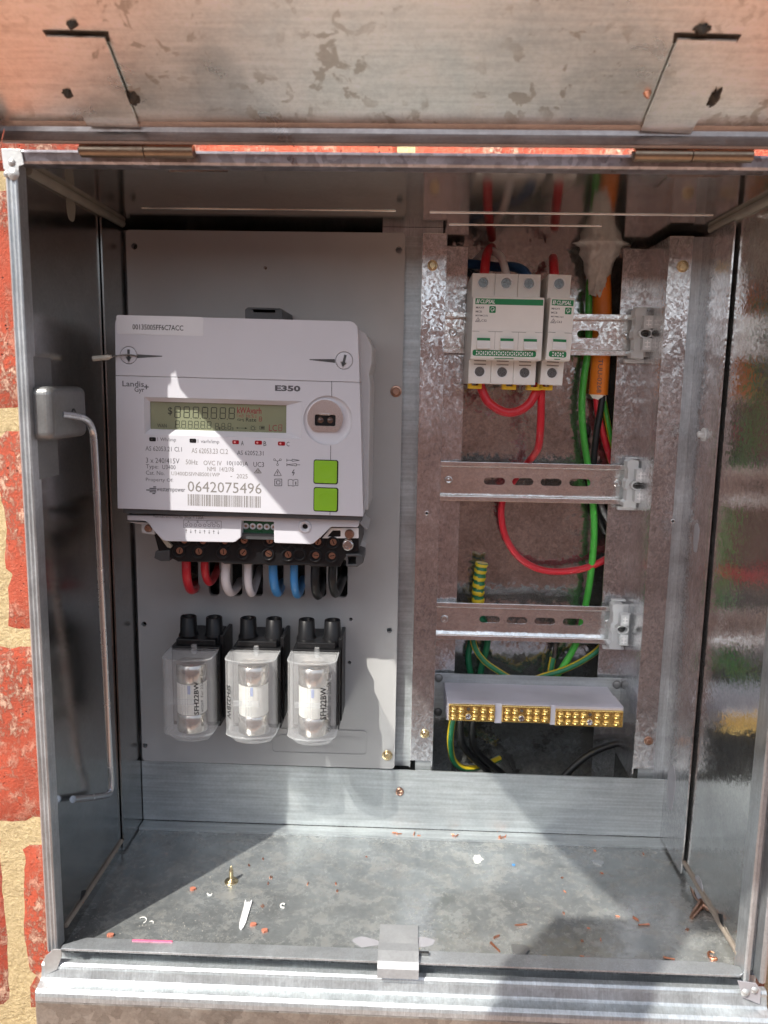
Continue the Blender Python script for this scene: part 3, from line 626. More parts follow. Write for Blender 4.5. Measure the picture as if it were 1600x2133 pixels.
def arc(cx, cz, r, a0, a1, n=5): return [(cx+r*math.cos(R_(a0+(a1-a0)*k/n)), cz+r*math.sin(R_(a0+(a1-a0)*k/n))) for k in range(n+1)]
zt = (TL[1]+TR[1])/2; zb = (BL[1]+BR[1])/2
up = [(lx(zs), zs+0.15), (rx(zs), zs+0.15)] + arc(rx(zt)-6, zt-6, 6, 0, 90) + arc(lx(zt)+6, zt-6, 6, 90, 180)
wellL, wellR = Mx(268,740), Mx(717,751)
b = MB(); b.ext(up, MY, MY+24, [circ(*wellL, 6.1, 24), circ(*wellR, 6.1, 24)]); b.build('upper_cover', M['meter'], met, 0.8)
LCD_O = mrect(300,827,628,914); LCD_I = mrect(313,836,597,902, MY+6)
px_, pz_ = Mx(683,876)
b = MB(); b.ext([(lx(zb), zb), (rx(zb), zb), (rx(zs), zs-0.15), (lx(zs), zs-0.15)], MY, MY+24, [[(LCD_O[0],LCD_O[2]),(LCD_O[1],LCD_O[2]),(LCD_O[1],LCD_O[3]),(LCD_O[0],LCD_O[3])], circ(px_, pz_, 17.2, 40)]); b.build('front_cover', M['meter'], met, 0.5)
b = MB()
def bevelframe(q, o, i, yo, yi):
    O = [(o[0],yo,o[2]),(o[1],yo,o[2]),(o[1],yo,o[3]),(o[0],yo,o[3])]; I = [(i[0],yi,i[2]),(i[1],yi,i[2]),(i[1],yi,i[3]),(i[0],yi,i[3])]
    q.add(O+I, [(0,1,5,4),(1,2,6,5),(2,3,7,6),(3,0,4,7)])
bevelframe(b, LCD_O, LCD_I, MY, MY+4.6); I2 = LCD_I; b.add([(I2[0],MY+4.6,I2[2]),(I2[1],MY+4.6,I2[2]),(I2[1],MY+4.6,I2[3]),(I2[0],MY+4.6,I2[3]),(I2[0],MY+6.6,I2[2]),(I2[1],MY+6.6,I2[2]),(I2[1],MY+6.6,I2[3]),(I2[0],MY+6.6,I2[3])], [(0,1,5,4),(1,2,6,5),(2,3,7,6),(3,0,4,7)])
bez = b.build('display_bezel', M['meter'], met)
b = MB(); b.box(LCD_I[0]-0.5, LCD_I[1]+0.5, MY+6, MY+8, LCD_I[2]-0.5, LCD_I[3]+0.5); lcd = b.build('display', M['lcd'], met)
LY = MY+6
def seg7(q, x, z, w_, h, t, y, shear=0.04):
    def bar(a, c, v0, v1):
        q.add([(a+v0*0+shear*(v0), y, z+v0), (c+shear*v0, y, z+v0), (c+shear*v1, y, z+v1), (a+shear*v1, y, z+v1)], [(0,1,2,3)])
    g = t*0.25
    for zz in (0, h/2-t/2, h-t): bar(x+g+t*0.5, x+w_-g-t*0.5, zz, zz+t)
    for a, c in ((t*0.6+g, h/2-g), (h/2+g, h-t*0.6-g)):
        bar(x, x+t, a, c); bar(x+w_-t, x+w_, a, c)
def lx_(px, py): return Mx(px, py, LY)
# scale of the display crop: 5 px per photo px, origin (300,820)
def L(u, v): return Mx(300+u/5.0, 820+v/5.0, LY)
b = MB()
for k, u in enumerate((316,411,507,601,694,787,880)):
    a = L(u, 252+k*2.2); c = L(u+64, 132+k*2.2); seg7(b, a[0], a[1], c[0]-a[0], c[1]-a[1], 0.62, LY-0.05)
    if k in (1,2,3,4,5): e = L(u+80, 256+k*2); b.box(e[0]-0.3, e[0]+0.3, LY-0.05, LY-0.04, e[1]-0.3, e[1]+0.4)
b.build('display_digits', M['seg'], lcd)
b = MB()
for k, u in enumerate((323,389,457,522,588,654)):
    a = L(u, 360+k*1.6); c = L(u+46, 280+k*1.6); seg7(b, a[0], a[1], c[0]-a[0], c[1]-a[1], 0.45, LY-0.05)
    if k < 5: e = L(u+56, 360+k*1.6); b.box(e[0]-0.25, e[0]+0.25, LY-0.05, LY-0.04, e[1], e[1]+0.5)
for u in (740,806,871):
    a = L(u, 374); c = L(u+36, 306); seg7(b, a[0], a[1], c[0]-a[0], c[1]-a[1], 0.40, LY-0.05)
b.build('display_digits', M['seg'], lcd)
def ltext(s_, u0, v0, u1, v1, mat, bold=0.0):
    a = L(u0, v1); c = L(u1, v0); q = MB(); put_text(q, s_, a[0], c[0], a[1], c[1], LY-0.05, bold); q.build('display_text', M[mat], lcd)
ltext('$', 250,140,295,226,'seg',0.01); ltext('WAN', 140,315,236,350,'seg',0.01); ltext('kWAvarh', 970,145,1224,204,'inkr',0.02)
ltext('l m3  Hz.% s', 968,216,1172,246,'inkr'); ltext('GMJ', 972,262,1040,290,'seg'); ltext('Rate', 1062,252,1170,290,'seg',0.01)
ltext('1', 782,348,796,376,'seg'); ltext('2', 845,348,862,376,'seg'); ltext('3', 912,350,932,378,'seg'); ltext('LC', 1302,325,1385,388,'inkr',0.0)
b = MB()
for u, v0, v1 in ((1197,290,238),):
    a = L(u, v0); c = L(u+30, v1); seg7(b, a[0], a[1], c[0]-a[0], c[1]-a[1], 0.4, LY-0.05)
a = L(1398, 389); c = L(1438, 322); seg7(b, a[0], a[1], c[0]-a[0], c[1]-a[1], 0.42, LY-0.05); b.build('display_digits', M['inkr'], lcd)
b = MB(); a = L(955, 358); c = L(1078, 352); b.box(a[0]+1.2, c[0]-1.2, LY-0.05, LY-0.04, a[1]-0.02, a[1]+0.22)
for xx, d_ in ((a[0], 1.8), (c[0], -1.8)): b.add([(xx, LY-0.05, a[1]+0.1), (xx+d_, LY-0.05, a[1]-0.5), (xx+d_, LY-0.05, a[1]+0.7)], [(0,1,2)])
e = L(1135, 360); b.ext(circ(*e, 1.5, 14), LY-0.05, LY-0.02, [circ(*e, 1.1, 14)])
for k in range(-1, 6): t = R_(-20+k*44); b.box(e[0]+2.1*math.cos(t)-0.2, e[0]+2.1*math.cos(t)+0.2, LY-0.05, LY-0.02, e[1]+2.1*math.sin(t)-0.2, e[1]+2.1*math.sin(t)+0.2)
a = L(1203, 372); c = L(1258, 338); b.ext(rrect(a[0], c[0], a[1], c[1], 0.3), LY-0.05, LY-0.02, [rrect(a[0]+0.3, c[0]-0.3, a[1]+0.3, c[1]-0.3, 0.2)]); b.box(a[0]+1, c[0]-0.6, LY-0.05, LY-0.02, a[1]+0.6, c[1]-0.6); b.build('display_symbols', M['seg'], lcd)
# body behind the cover
b = MB(); b.ext([(lx(zb)+1.5, zb+1), (rx(zb)+2.2, zb+1), (rx(zb)+1.5, zs-1), (rx(zs)+5, zs+6), (rx(zt)+9, zs+14), (rx(zt)+9, zt-16), (rx(zt)+4, zt-6), (rx(zt)-8, zt-1.2), (lx(zt)+8, zt-1.2), (lx(zt)+1.2, zt-8)], MY+24, PY-0.3); b.build('base', M['meterbase'], met, 1.0)
b = MB(); x0, x1, z0, z1 = mrect(513,641,592,668,MY+40); b.ext([(x0,z0-6),(x1,z0-6),(x1-1,z1-0.5),(x1-3,z1),(x0+2,z1),(x0,z1-1.5)], MY+36, PY-0.5, [rrect(x0+6, x1-6, z1-3.4, z1-1.4, 0.8)]); b.build('hanging_bracket', M['blackg'], met, 0.4)
# number plate and lettering
x0, x1, z0, z1 = mrect(241,656,424,700); b = MB(); b.ext(rrect(x0+0.5, x1, z0, z1, 1.6), MY-0.25, MY+0.02); lab = b.build('number_plate', M['silver'], met)
mtext('00135005FF6C7ACC', 276,675,382,689,'inkk', MY-0.25, 0.012, par=met)
for (cx, cz), rot in ((wellL, 0), (wellR, 12)):
    b = MB(); b.lathe((cx, MY, cz), [(5.75,0.9),(5.75,0.15),(5.5,0.05),(0.05,0.05)], n=28); ss = b.build('seal_screw', M['meter'], met)
    c, s_ = math.cos(R_(rot)), math.sin(R_(rot)); rr = lambda pts: [(cx+x*c+z*s_, cz-x*s_+z*c) for x, z in pts]
    b = MB(); b.ext(rr([(-0.9,-4),(0.9,-4),(0.9,4),(-0.9,4)]), MY-0.0, MY+0.1); b.build('screw_slot', M['blackg'], ss)
    b = MB(); b.ext(rr([(-2.8,-1.2),(-0.9,-1.2),(-0.9,-0.8),(-2.3,-0.8),(0,-4.9),(2.3,-0.8),(0.9,-0.8),(0.9,-1.2),(2.8,-1.2),(0,-5.6)]), MY-0.02, MY+0.1); b.build('moulded_arrow', M['meterbase'], ss)
for pts in ([(286,738),(338,741),(338,743),(286,746)], [(698,748),(645,748),(645,750),(698,756)]):
    q = [Mx(*p) for p in pts]; b = MB(); b.ext(q, MY-0.05, MY+0.01); b.build('screw_groove', M['blackg'], met)
q = [Mx(*p) for p in ((690.5,794),(691.7,794),(691.7,826),(690.5,826))]; b = MB(); b.ext(q, MY-0.05, MY+0.01)
q = [Mx(*p) for p in ((688.5,928),(689.7,928),(689.3,958),(688.1,958))]; b.ext(q, MY-0.05, MY+0.01)
q = [Mx(*p) for p in ((687,1065),(688.2,1065),(688,1073),(686.8,1073))]; b.ext(q, MY-0.05, MY+0.01); b.build('cover_seam', M['blackg'], met)
mtext('Landis', 255,793,300,806, bold=0.012); mtext('Gyr', 280,806,301,820, bold=0.012); mtext('+', 300,801,310,811, bold=0.02); mtext('E350', 573,802,626,816, bold=0.045)
mtext('1 Wh/imp', 328,911,367,922); mtext('1 varh/imp', 412,915,457,926); mtext('A', 502,918,508,928, bold=0.01); mtext('B', 549,919,555,929, bold=0.01); mtext('C', 597,920,603,930, bold=0.01)
mtext('AS 62053.21 Cl.1', 303,929,379,941); mtext('AS 62053.23 Cl.2', 399,933,475,946,'inkg'); mtext('AS 62052.31', 494,938,549,949)
mtext('3 x 240/415V', 304,953,374,966); mtext('50Hz', 387,957,412,968,'inkg'); mtext('OVC IV', 424,959,462,970,'inkg'); mtext('10(100)A', 473,960,517,973,'ink'); mtext('UC3', 528,962,550,973)
mtext('Type:', 304,967,330,979); mtext('U3400', 338,968,366,978); mtext('NMI  14/2/78', 432,972,487,983,'inkg'); mtext('Cat. No.', 304,980,343,990); mtext('U3400DSIVNBS001WP', 357,982,458,993,'inkg'); mtext('-', 480,992,484,993.5,'inkg'); mtext('2025', 493,987,516,997,'inkg')
mtext('Property Of:', 304,995,361,1006); mtext('westernpower', 326,1015,386,1028, 'ink', bold=0.008); mtext('0642075496', 391,1002,545,1029,'inkg')
b = MB(); x0, x1, z0, z1 = mrect(391,1029,545,1058); rb = random.Random(3); x = x0
while x < x1-0.3:
    wd = rb.choice((0.26,0.26,0.5,0.75)); b.add([(x,MY-0.06,z0),(min(x+wd,x1),MY-0.06,z0),(min(x+wd,x1),MY-0.06,z1),(x,MY-0.06,z1)], [(0,1,2,3)]); x += wd + rb.choice((0.28,0.28,0.5,0.7))
b.build('barcode', M['inkg'], met)
b = MB(); a = Mx(316,1021)
for k, (dx, dz, wd) in enumerate(((-12,-0.4,9),(-5,0.8,9),(-5,-0.4,9),(-5,-1.6,8),(3,2,7),(3,0.8,7),(3,-0.4,7),(3,-1.6,7),(1,-2.8,7))):
    b.ext([(a[0]+dx*0.34, a[1]+dz), (a[0]+(dx+wd)*0.34-0.25, a[1]+dz), (a[0]+(dx+wd)*0.34+0.1, a[1]+dz+0.85), (a[0]+dx*0.34+0.3, a[1]+dz+0.85)], MY-0.06, MY)
b.build('printed_emblem', M['ink'], met)
def line(q, p, r_, t=0.42, y=MY-0.06):
    p = Vector(p); r_ = Vector(r_); d_ = (r_-p).normalized(); n_ = Vector((-d_.y, d_.x))*t/2
    q.add([(p.x-n_.x, y, p.y-n_.y), (r_.x-n_.x, y, r_.y-n_.y), (r_.x+n_.x, y, r_.y+n_.y), (p.x+n_.x, y, p.y+n_.y)], [(0,1,2,3)])
# symbols: crop scale 6.154, origin (520,800)
def U(u, v): return Mx(520+u/6.154, 800+v/6.154)
def poly(q, pts, t=0.42, closed=True):
    pp = [U(*p) for p in pts]
    for i in range(len(pp) if closed else len(pp)-1): line(q, pp[i], pp[(i+1) % len(pp)], t)
b = MB()
for u, v in ((320,970),(396,970),(358,1033)): c = U(u, v); b.ext(circ(*c, 0.85, 12), MY-0.06, MY, [circ(*c, 0.5, 12)])
poly(b, [(332,978),(358,990),(384,978)], closed=False); poly(b, [(358,990),(358,1018)], closed=False); b.build('printed_symbol', M['ink'], met)
b = MB(); poly(b, [(478,958),(478,995)], closed=False); poly(b, [(478,976),(545,976)], closed=False); poly(b, [(545,962),(545,990),(640,978)]); poly(b, [(478,1015),(478,1052)], closed=False); poly(b, [(478,1034),(600,1020),(600,1050)]); poly(b, [(600,1035),(648,1035)], closed=False); b.build('printed_symbol', M['ink'], met)
b = MB(); poly(b, [(360,1092),(408,1174),(312,1174)]); poly(b, [(360,1118),(360,1148)], 0.6, False); poly(b, [(360,1156),(360,1163)], 0.6, False); b.build('printed_symbol', M['ink'], met)
b = MB(); poly(b, [(572,1095),(545,1140),(575,1132),(556,1172)], 0.6, False); b.build('printed_symbol', M['ink'], met)
b = MB(); poly(b, [(322,1218),(413,1218),(413,1304),(322,1304)], 0.5); poly(b, [(345,1240),(390,1240),(390,1282),(345,1282)], 0.5); b.build('printed_symbol', M['ink'], met)
b = MB(); poly(b, [(495,1228),(530,1222),(557,1232),(590,1222),(620,1228),(620,1305),(590,1300),(557,1310),(530,1300),(495,1306)]); poly(b, [(557,1232),(557,1310)], 0.4, False); poly(b, [(592,1250),(592,1290)], 0.8, False); b.build('printed_symbol', M['ink'], met)
b = MB(); poly(b, [(107,1080),(152,1140),(62,1140)], 0.5); c = U(107,1120); b.ext(circ(*c, 1.2, 12), MY-0.06, MY, [circ(*c, 0.8, 12)]); poly(b, [(98,1120),(106,1128),(120,1108)], 0.4, False); b.build('printed_symbol', M['inkg'], met)
for px0, px1, py, lit in ((311,325,915,0),(395,409,918,0),(484,498,921,1),(531,546,922,1),(579,594,924,1)):
    x0, x1, z0, z1 = mrect(px0, py-4.5, px1, py+4.5); b = MB(); b.ext(rrect(x0, x1, z0, z1, 0.8), MY-0.15, MY+0.05); ld = b.build('indicator_light', M['led'] if lit else M['black'], met)
    b = MB(); b.ext(circ(x0+1.8, (z0+z1)/2, 0.75 if lit else 0.5, 10), MY-0.25, MY-0.1); b.build('lens_glint', M['redglint'] if lit else M['darksteel'], ld)
for py in (983, 1040.5):
    x0, x1, z0, z1 = mrect(654, py-25.5, 703, py+25); b = MB(); b.ext(rrect(x0-0.15, x1+0.4, z0-0.4, z1+0.2, 1.6), MY-0.1, MY+0.02); kb = b.build('button_gap', M['black'], met)
    b = MB(); b.ext(rrect(x0+0.4, x1-0.4, z0+0.4, z1-0.4, 1.3), MY-1.0, MY+0.2); bt = b.build('push_button', M['btn'], met, 0.45, 3)
    b = MB(); cx, cz = (x0+x1)/2, (z0+z1)/2; b.lathe((cx, MY-1.0, cz), [(5.6,-0.01),(5.2,-0.07),(4.8,-0.02),(0.05,-0.02)], n=28); b.build('finger_dish', M['btn'], bt)
# optical port
b = MB(); b.lathe((px_, MY, pz_), [(17.2,0.05),(16.9,0.9),(14.5,1.6),(0.05,1.6)], n=40); pr = b.build('optical_port', M['meter'], met)
cx, cz = Mx(677.5,870); D = [(cx+12.6*math.cos(R_(a)), cz+12.6*math.sin(R_(a))) for a in range(-50, 231, 8)]
wx0, wx1, wz0, wz1 = mrect(656,863,699,888)
b = MB(); b.ext(D, MY-0.6, MY+1.7, [rrect(wx0, wx1, wz0, wz1, 1.2)]); b.build('port_plate', M['port'], pr, 0.4)
b = MB(); b.ext(rrect(wx0, wx1, wz0, wz1, 1.2), MY+0.8, MY+1.2); b.build('port_window', M['black'], pr)
for dx in (-3.4, 3.4): b = MB(); b.lathe(((wx0+wx1)/2+dx, MY+0.8, (wz0+wz1)/2), [(2.2,0),(1.7,-0.6),(0.05,-0.9)], n=14); b.build('port_lens', plain('smoky lens', (0.09,0.05,0.04), 0.12), pr)
b = MB(); b.box((wx0+wx1)/2-3.8, (wx0+wx1)/2+3.6, MY-0.8, MY+0.5, wz1-0.4, wz1+0.7); b.build('port_clip', M['steel'], pr, 0.2)
# terminal cover: crop scale 3.077, origin (260,1050)
TY = 88.0
def V_(u, v, y=TY): return Mx(260+u/3.077, 1050+v/3.077, y)
tc = [(15,72),(15,103),(130,108),(152,122),(180,165),(242,231),(262,238),(690,246),(712,240),(744,214),(748,106),(955,114),(957,244),(966,250),(1190,258),(1210,252),(1262,206),(1322,146),(1490,150),(1500,140),(1502,92),(1465,84)]
b = MB(); bo = V_(1155,145); b.ext([V_(*p) for p in tc], TY, TY+9, [circ(*bo, 2.0, 14)]); b.build('terminal_cover', M['meter'], met, 0.7)
b = MB(); b.lathe((bo[0], TY, bo[1]), [(5.0,0.1),(4.6,-0.9),(3.4,-1.0),(2.4,-0.4),(2.0,2.0)], n=24); b.build('screw_boss', M['meter'], met)
b = MB(); b.lathe((bo[0], TY+1.6, bo[1]), [(2.1,0),(0.05,0)], n=14); b.build('boss_hole', M['black'], met)
b = MB(); b.ext([(lx(zb)+3, zb-0.4),(rx(zb)-1, zb-0.4),(rx(zb)-1, zb-3.6),(lx(zb)+3, zb-3.6)], MY+3, PY-20); b.build('cover_groove', M['blackg'], met)
b = MB(); b.ext([V_(*p, TY+14) for p in ((1265,215),(1322,148),(1500,150),(1500,215))], TY+11, TY+40, [[V_(*p, TY+14) for p in ((1300,205),(1335,165),(1385,165),(1385,205))]]); b.build('seal_frame', M['white'], met, 0.5)
b = MB(); b.ext([V_(*p, TY+14) for p in ((20,108),(190,112),(205,190),(120,180),(118,125))], TY+10, TY+40); b.build('seal_frame', M['meterbase'], met, 0.5)
for (u, v), mt, r in (((1440,193),'copperscrew',3.6), ((1430,262),'steel',4.6), ((152,155),'copperscrew',3.0)):
    p = V_(u, v, TY+10); screw(met, (p[0], TY+10.5, p[1]), r, mt, False, 30, 2.4, 'seal_bolt')
b = MB(); p = [V_(*q, TY+8) for q in ((212,205),(228,198),(300,270),(290,285),(268,280))]; b.ext(p, TY+9.5, TY+13); b.build('broken_tab', plain('aged clear tab', (0.40,0.36,0.29), 0.3), met, 0.4)
# circuit board peeking out
b = MB(); b.ext([V_(*p, TY+8) for p in ((740,100),(965,104),(965,196),(740,190))], TY+8, TY+10); pc = b.build('circuit_board', M['pcb'], met)
for k in range(5):
    p = V_(775+45*k, 141+k*1.6, TY+7.9); b = MB(); b.lathe((p[0], TY+7.9, p[1]), [(2.4,0),(2.0,-0.25),(1.2,-0.35),(1.0,0.0)], n=14); b.build('solder_pad', M['silver'], pc)
    b = MB(); b.lathe((p[0], TY+7.75, p[1]), [(1.0,0),(0.05,-0.05)], n=10); b.build('solder_joint', M['copperscrew'], pc)
b = MB(); b.ext([V_(*p, TY+5) for p in ((745,186),(960,194),(960,228),(720,222))], TY+4, TY+22); b.build('connector_bar', M['blackg'], met, 0.5)
# terminal diagram
ty = TY-0.06
b = MB()
def tl(pts, closed=False, t=0.3):
    pp = [V_(*p) for p in pts]
    for i in range(len(pp) if closed else len(pp)-1): line(b, pp[i], pp[(i+1) % len(pp)], t, ty)
tl([(378,101),(619,109),(618,159),(377,151)], True)
for k in range(8):
    u, v = 394+29.4*k, 133+k*0.9; c = V_(u, v); b.ext(circ(*c, 1.15, 12), ty, ty+0.02, [circ(*c, 0.85, 12)])
    tl([(u, 161+k), (u, 186+k)]); e = 163+k if k % 2 == 0 else 184+k; d_ = 8 if k % 2 == 0 else -8; tl([(u-5, e+d_), (u, e), (u+5, e+d_)], t=0.26)
c = V_(557,122); b.ext(circ(*c, 0.9, 10), ty, ty+0.02, [circ(*c, 0.65, 10)]); b.build('terminal_diagram', M['ink'], met)
for s_, u0, u1, v0, v1 in (('A',402,415,106,120),('B',462,474,107,121),('C',521,534,109,123),('N',579,593,113,127),('Phase A,B,C as LC\u00d7HGA Max',183,372,76,88),('Imax = 120A',385,505,76,94)):
    a = V_(u0, v1); c = V_(u1, v0); q = MB(); put_text(q, s_, a[0], c[0], a[1], c[1], ty); q.build('printed_text', M['ink'], met)
# black terminal block
BY = 100.0
def B_(u, v, y=BY): return Mx(260+u/3.077, 1050+v/3.077, y)
b = MB(); b.ext([B_(*p) for p in ((180,170),(215,300),(340,370),(620,375),(640,385),(900,388),(920,395),(1180,392),(1200,402),(1380,402),(1420,330),(1500,300),(1500,140))], BY, PY-2); tb = b.build('terminal_block', M['black'], met, 0.8)
b = MB(); b.ext([B_(*p) for p in ((190,345),(200,300),(290,295),(290,365),(235,365))], BY-1, BY+40); b.build('side_clip', M['blackg'], met, 0.6); b = MB(); b.ext([B_(*p) for p in ((1418,318),(1500,318),(1530,330),(1530,375),(1490,402),(1420,400))], BY-1, BY+30, [[B_(*p) for p in ((1432,335),(1482,335),(1482,385),(1432,385))]]); b.build('side_clip', M['blackg'], met, 0.6)
b = MB(); b.ext([V_(*p, TY+30) for p in ((1465,84),(1560,160),(1545,165),(1500,120),(1500,300),(1530,330),(1470,330))], TY+30, PY-2); b.build('side_skirt', M['meterbase'], met, 0.4)
for u, v, full_ in [(350,303,1),(473,308,1),(630,310,1),(758,314,1),(920,322,1),(1045,328,1),(1122,322,0),(1222,332,1),(1326,336,1),(380,236,1),(500,240,1),(640,240,1),(763,236,1),(928,238,1),(1035,248,0),(1115,250,0),(1236,246,1),(1334,248,1)]:
    p = B_(u, v); b = MB(); b.lathe((p[0], BY, p[1]), [(4.9,0.05),(4.9,-1.1),(4.5,-1.4),(3.8,-1.4),(3.5,-1.0),(3.4,3.0)], n=20); tr_ = b.build('terminal_well', M['black'], tb)
    b = MB(); b.lathe((p[0], BY, p[1]), [(3.45,-0.1),(0.05,-0.1)], n=16); b.build('well_floor', M['black'], tr_)
    if full_:
        b = MB(); c, s_ = math.cos(u), math.sin(u); b.ext([(p[0]+x*c-z*s_+0.3, p[1]+x*s_+z*c+0.6) for x, z in circ(0,0,2.5,16)], BY-0.55, BY-0.05, [[(p[0]+x*c-z*s_+0.3, p[1]+x*s_+z*c+0.6) for x, z in ((-1.9,-0.35),(1.9,-0.35),(1.9,0.35),(-1.9,0.35))]]); b.build('terminal_screw', M['copperscrew'], tr_)
met.rotation_euler = (0, MROT, 0)
# seal wire and crimped tag
b = MB(); b.tube([at(287,742,77.2), at(268,739,76.4), at(245,741,75.4), at(229,744,74.5)], 0.55, 8, 4)
single(b, 'seal_wire', M['darksteel'], at(268,740,77), 'thin twisted seal wire threaded through the left screw of the meter', 'seal wire')
b = MB(); b.tube([at(233,742,74.5), at(226,744,74.3), at(206,746,74), at(194,747,74)], lambda t: 1.9 if t > 0.25 else 1.2, 8, 3)
single(b, 'seal_tag', plain('clear seal tag', (0.50,0.48,0.42), 0.3, 0.2), at(212,745,74), 'small ribbed seal tag on the end of the wire left of the meter', 'seal tag', bevel=0.2)

# ------------------------------------------------------------------ meter tails
tails = [('red', [(388,1150,124),(389,1200,122),(396,1227,136),(406,1226,158),(409,1212,190)], 3.5, 'thick red cable looping under the meter, far left of the row'),
 ('red', [(427,1150,124),(427,1190,124),(436,1213,136),(449,1196,158),(456,1176,190)], 3.1, 'red cable in a short tight loop, second from the left'),
 ('whitew', [(472,1155,124),(470,1208,122),(479,1233,134),(492,1226,158),(500,1210,190)], 3.5, 'white cable beside the red ones under the meter'),
 ('whitew', [(517,1155,124),(517,1212,122),(524,1236,134),(533,1216,158),(541,1185,190)], 3.0, 'white cable beside the blue ones under the meter'),
 ('blue', [(568,1160,124),(570,1208,122),(577,1234,134),(584,1228,158),(589,1212,190)], 3.5, 'blue cable next to the white ones under the meter'),
 ('blue', [(613,1160,124),(613,1213,122),(619,1239,134),(627,1226,158),(631,1205,190)], 3.1, 'blue cable next to the black ones under the meter'),
 ('blackw', [(657,1165,124),(656,1218,122),(662,1241,134),(670,1226,158),(673,1200,190)], 3.4, 'black cable beside the blue ones under the meter'),
 ('blackw', [(694,1165,124),(692,1208,122),(699,1237,134),(712,1212,158),(719,1185,190)], 3.3, 'black cable looping under the meter, far right of the row')]
for mt, pts, r, lab in tails:
    b = MB(); P3 = [at(*p) for p in pts]; b.tube(P3, r, 14, 6); single(b, 'meter_cable', M[mt], P3[0], lab, 'cable', 'cables looping out of the meter into the panel')

# ------------------------------------------------------------------ fuse holders
FG = 'fuse holders on the grey panel'
for k, (pa, pb_, lab) in enumerate(((336,440,'clear-covered black fuse holder in the shade, leftmost of three'), (467,572,'clear-covered black fuse holder in the middle of three, its lettering on the left'), (597,699,'clear-covered black fuse holder nearest the support post, in full sun'))):
    x0, x1 = at(pa, 1440, 100).x, at(pb_, 1440, 100).x; xc = (x0+x1)/2; W_ = x1-x0
    fu = thing('fuse_holder', (xc, PY, 104), lab, 'fuse holder', FG)
    b = MB(); b.box(x0+0.8, x1+0.8, 126, PY-0.2, 104, 171); b.box(x0+4, x1-3, 128, PY-0.2, 171, 176); b.box(x1-1, x1+2.2, 134, PY-0.2, 108, 178); b.build('base', M['black'], fu, 0.6)
    for s_ in (-1, 1):
        tx = xc + 1.6 + s_*10.6; b = MB(); b.lathe((tx, 142, 170), [(8.4,0),(8.2,6),(7.0,8.5),(6.5,21),(5.9,21.4),(5.2,21),(5.0,8),(0.05,8)], axis='z', n=24); b.build('cable_socket', M['black'], fu)
    b = MB(); b.box(x0+2.0, x1-2.0, 124.6, 125.8, 108, 167.5); b.build('carrier_plate', plain('pale carrier', (0.20,0.20,0.20), 0.4), fu)
    def fy(x): t = (x-xc)/(W_/2); return 104.5 - 8.5*max(0, 1-t*t)**0.6
    def plan(o=0.0, n=14):
        X0, X1 = x0+o, x1-o
        return [(X1, 126), (X1, 107)] + [(xc+(W_/2-o)*math.cos(math.pi*i/n), fy(xc+(W_/2-0.01)*math.cos(math.pi*i/n))+o) for i in range(1, n)] + [(X0, 107), (X0, 126)]
    b = MB(); pl = plan(); n_ = len(pl); L0 = [(x, y, 169.3) for x, y in pl]; L1 = [(x, y, 108) for x, y in pl]; L2 = [(xc+(x-xc)*0.78, y+ (7 if y < 110 else 0), 100.5) for x, y in pl]
    b.add(L0+L1+L2, [(j*n_+i, j*n_+(i+1) % n_, (j+1)*n_+(i+1) % n_, (j+1)*n_+i) for j in range(2) for i in range(n_)], 0, True)
    b.add(L0, [tuple(range(n_))]); b.add(L2, [tuple(range(n_-1,-1,-1))])
    pi = plan(1.6); b.add([(x, y, 167.8) for x, y in pi] + [(x, y, 106) for x, y in pi], [(i, n_+i, n_+(i+1) % n_, (i+1) % n_) for i in range(n_)], 0, True)
    cv = b.build('cover', M['clear'], fu)
    b = MB()
    for zz in (169.3,):
        b.tube([(x, y, zz) for x, y in pl], 0.55, 6, 1); b.tube([(x, y, 108) for x, y in pl], 0.5, 6, 1)
    for xx in (-2.2, 0.2, 2.0): b.tube([(xc+xx, fy(xc+xx), 107), (xc+xx, fy(xc+xx), 166)], 0.28, 6, 1)
    b.box(xc-12, xc+8, fy(xc)+1.2, fy(xc)+3.4, 133.6, 137.4)
    for zz in (115, 159):
        for s_ in (-1, 1): b.tube([(xc+s_*12.5+3.2*math.cos(a), fy(xc+s_*12.5+3.2*math.cos(a))-0.1, zz+3.6*math.sin(a)) for a in [2*math.pi*i/14 for i in range(15)]], 0.22, 5, 1)
    b.build('cover_rib', M['clear'], cv)
    b = MB(); b.ext([(113,169),(113,176.5),(116.5,176.5),(118,169)], xc+1.0, xc+4.4, axis='x'); b.build('lift_tab', M['clear'], fu, 0.4)
    ft = thing('fuse_cartridge', (xc, 113, 106), 'cylindrical fuse cartridge with metal end caps seen inside the '+('shaded leftmost' if k == 0 else 'middle' if k == 1 else 'sunlit rightmost')+' clear cover', 'fuse', 'fuse cartridges inside the clear covers')
    b = MB(); b.lathe((xc, 116.5, 106), [(11.6,15),(11.6,41)], axis='z', n=28); b.build('ceramic_body', M['ceramic'], ft)
    for z0, z1 in ((106,121.5),(146.5,162)):
        b = MB(); b.lathe((xc, 116.5, z0), [(0.05,0),(11.6,0),(12.2,0.6),(12.2,z1-z0-0.6),(11.6,z1-z0),(0.05,z1-z0)], axis='z', n=28); b.build('end_cap', M['cap'], ft)
    b = MB(); b.box(xc-0.4, xc+1.8, 104.75, 105.0, 139, 146); b.build('blue_mark', plain('blue mark', (0.36,0.42,0.66), 0.5), ft)
    onarc = lambda x, z: (x, fy(x)-0.12, z)
    def ftx(s_, a, t, c, bt, rot, mt='inkk', bold=0.0):
        xa, za = Q(a, t, 99); xb, zb_ = Q(c, bt, 99); q = MB(); put_text(q, s_, xa, xb, zb_, za, 0, bold, 0, rot, onarc); q.build('printed_text', M[mt], cv)
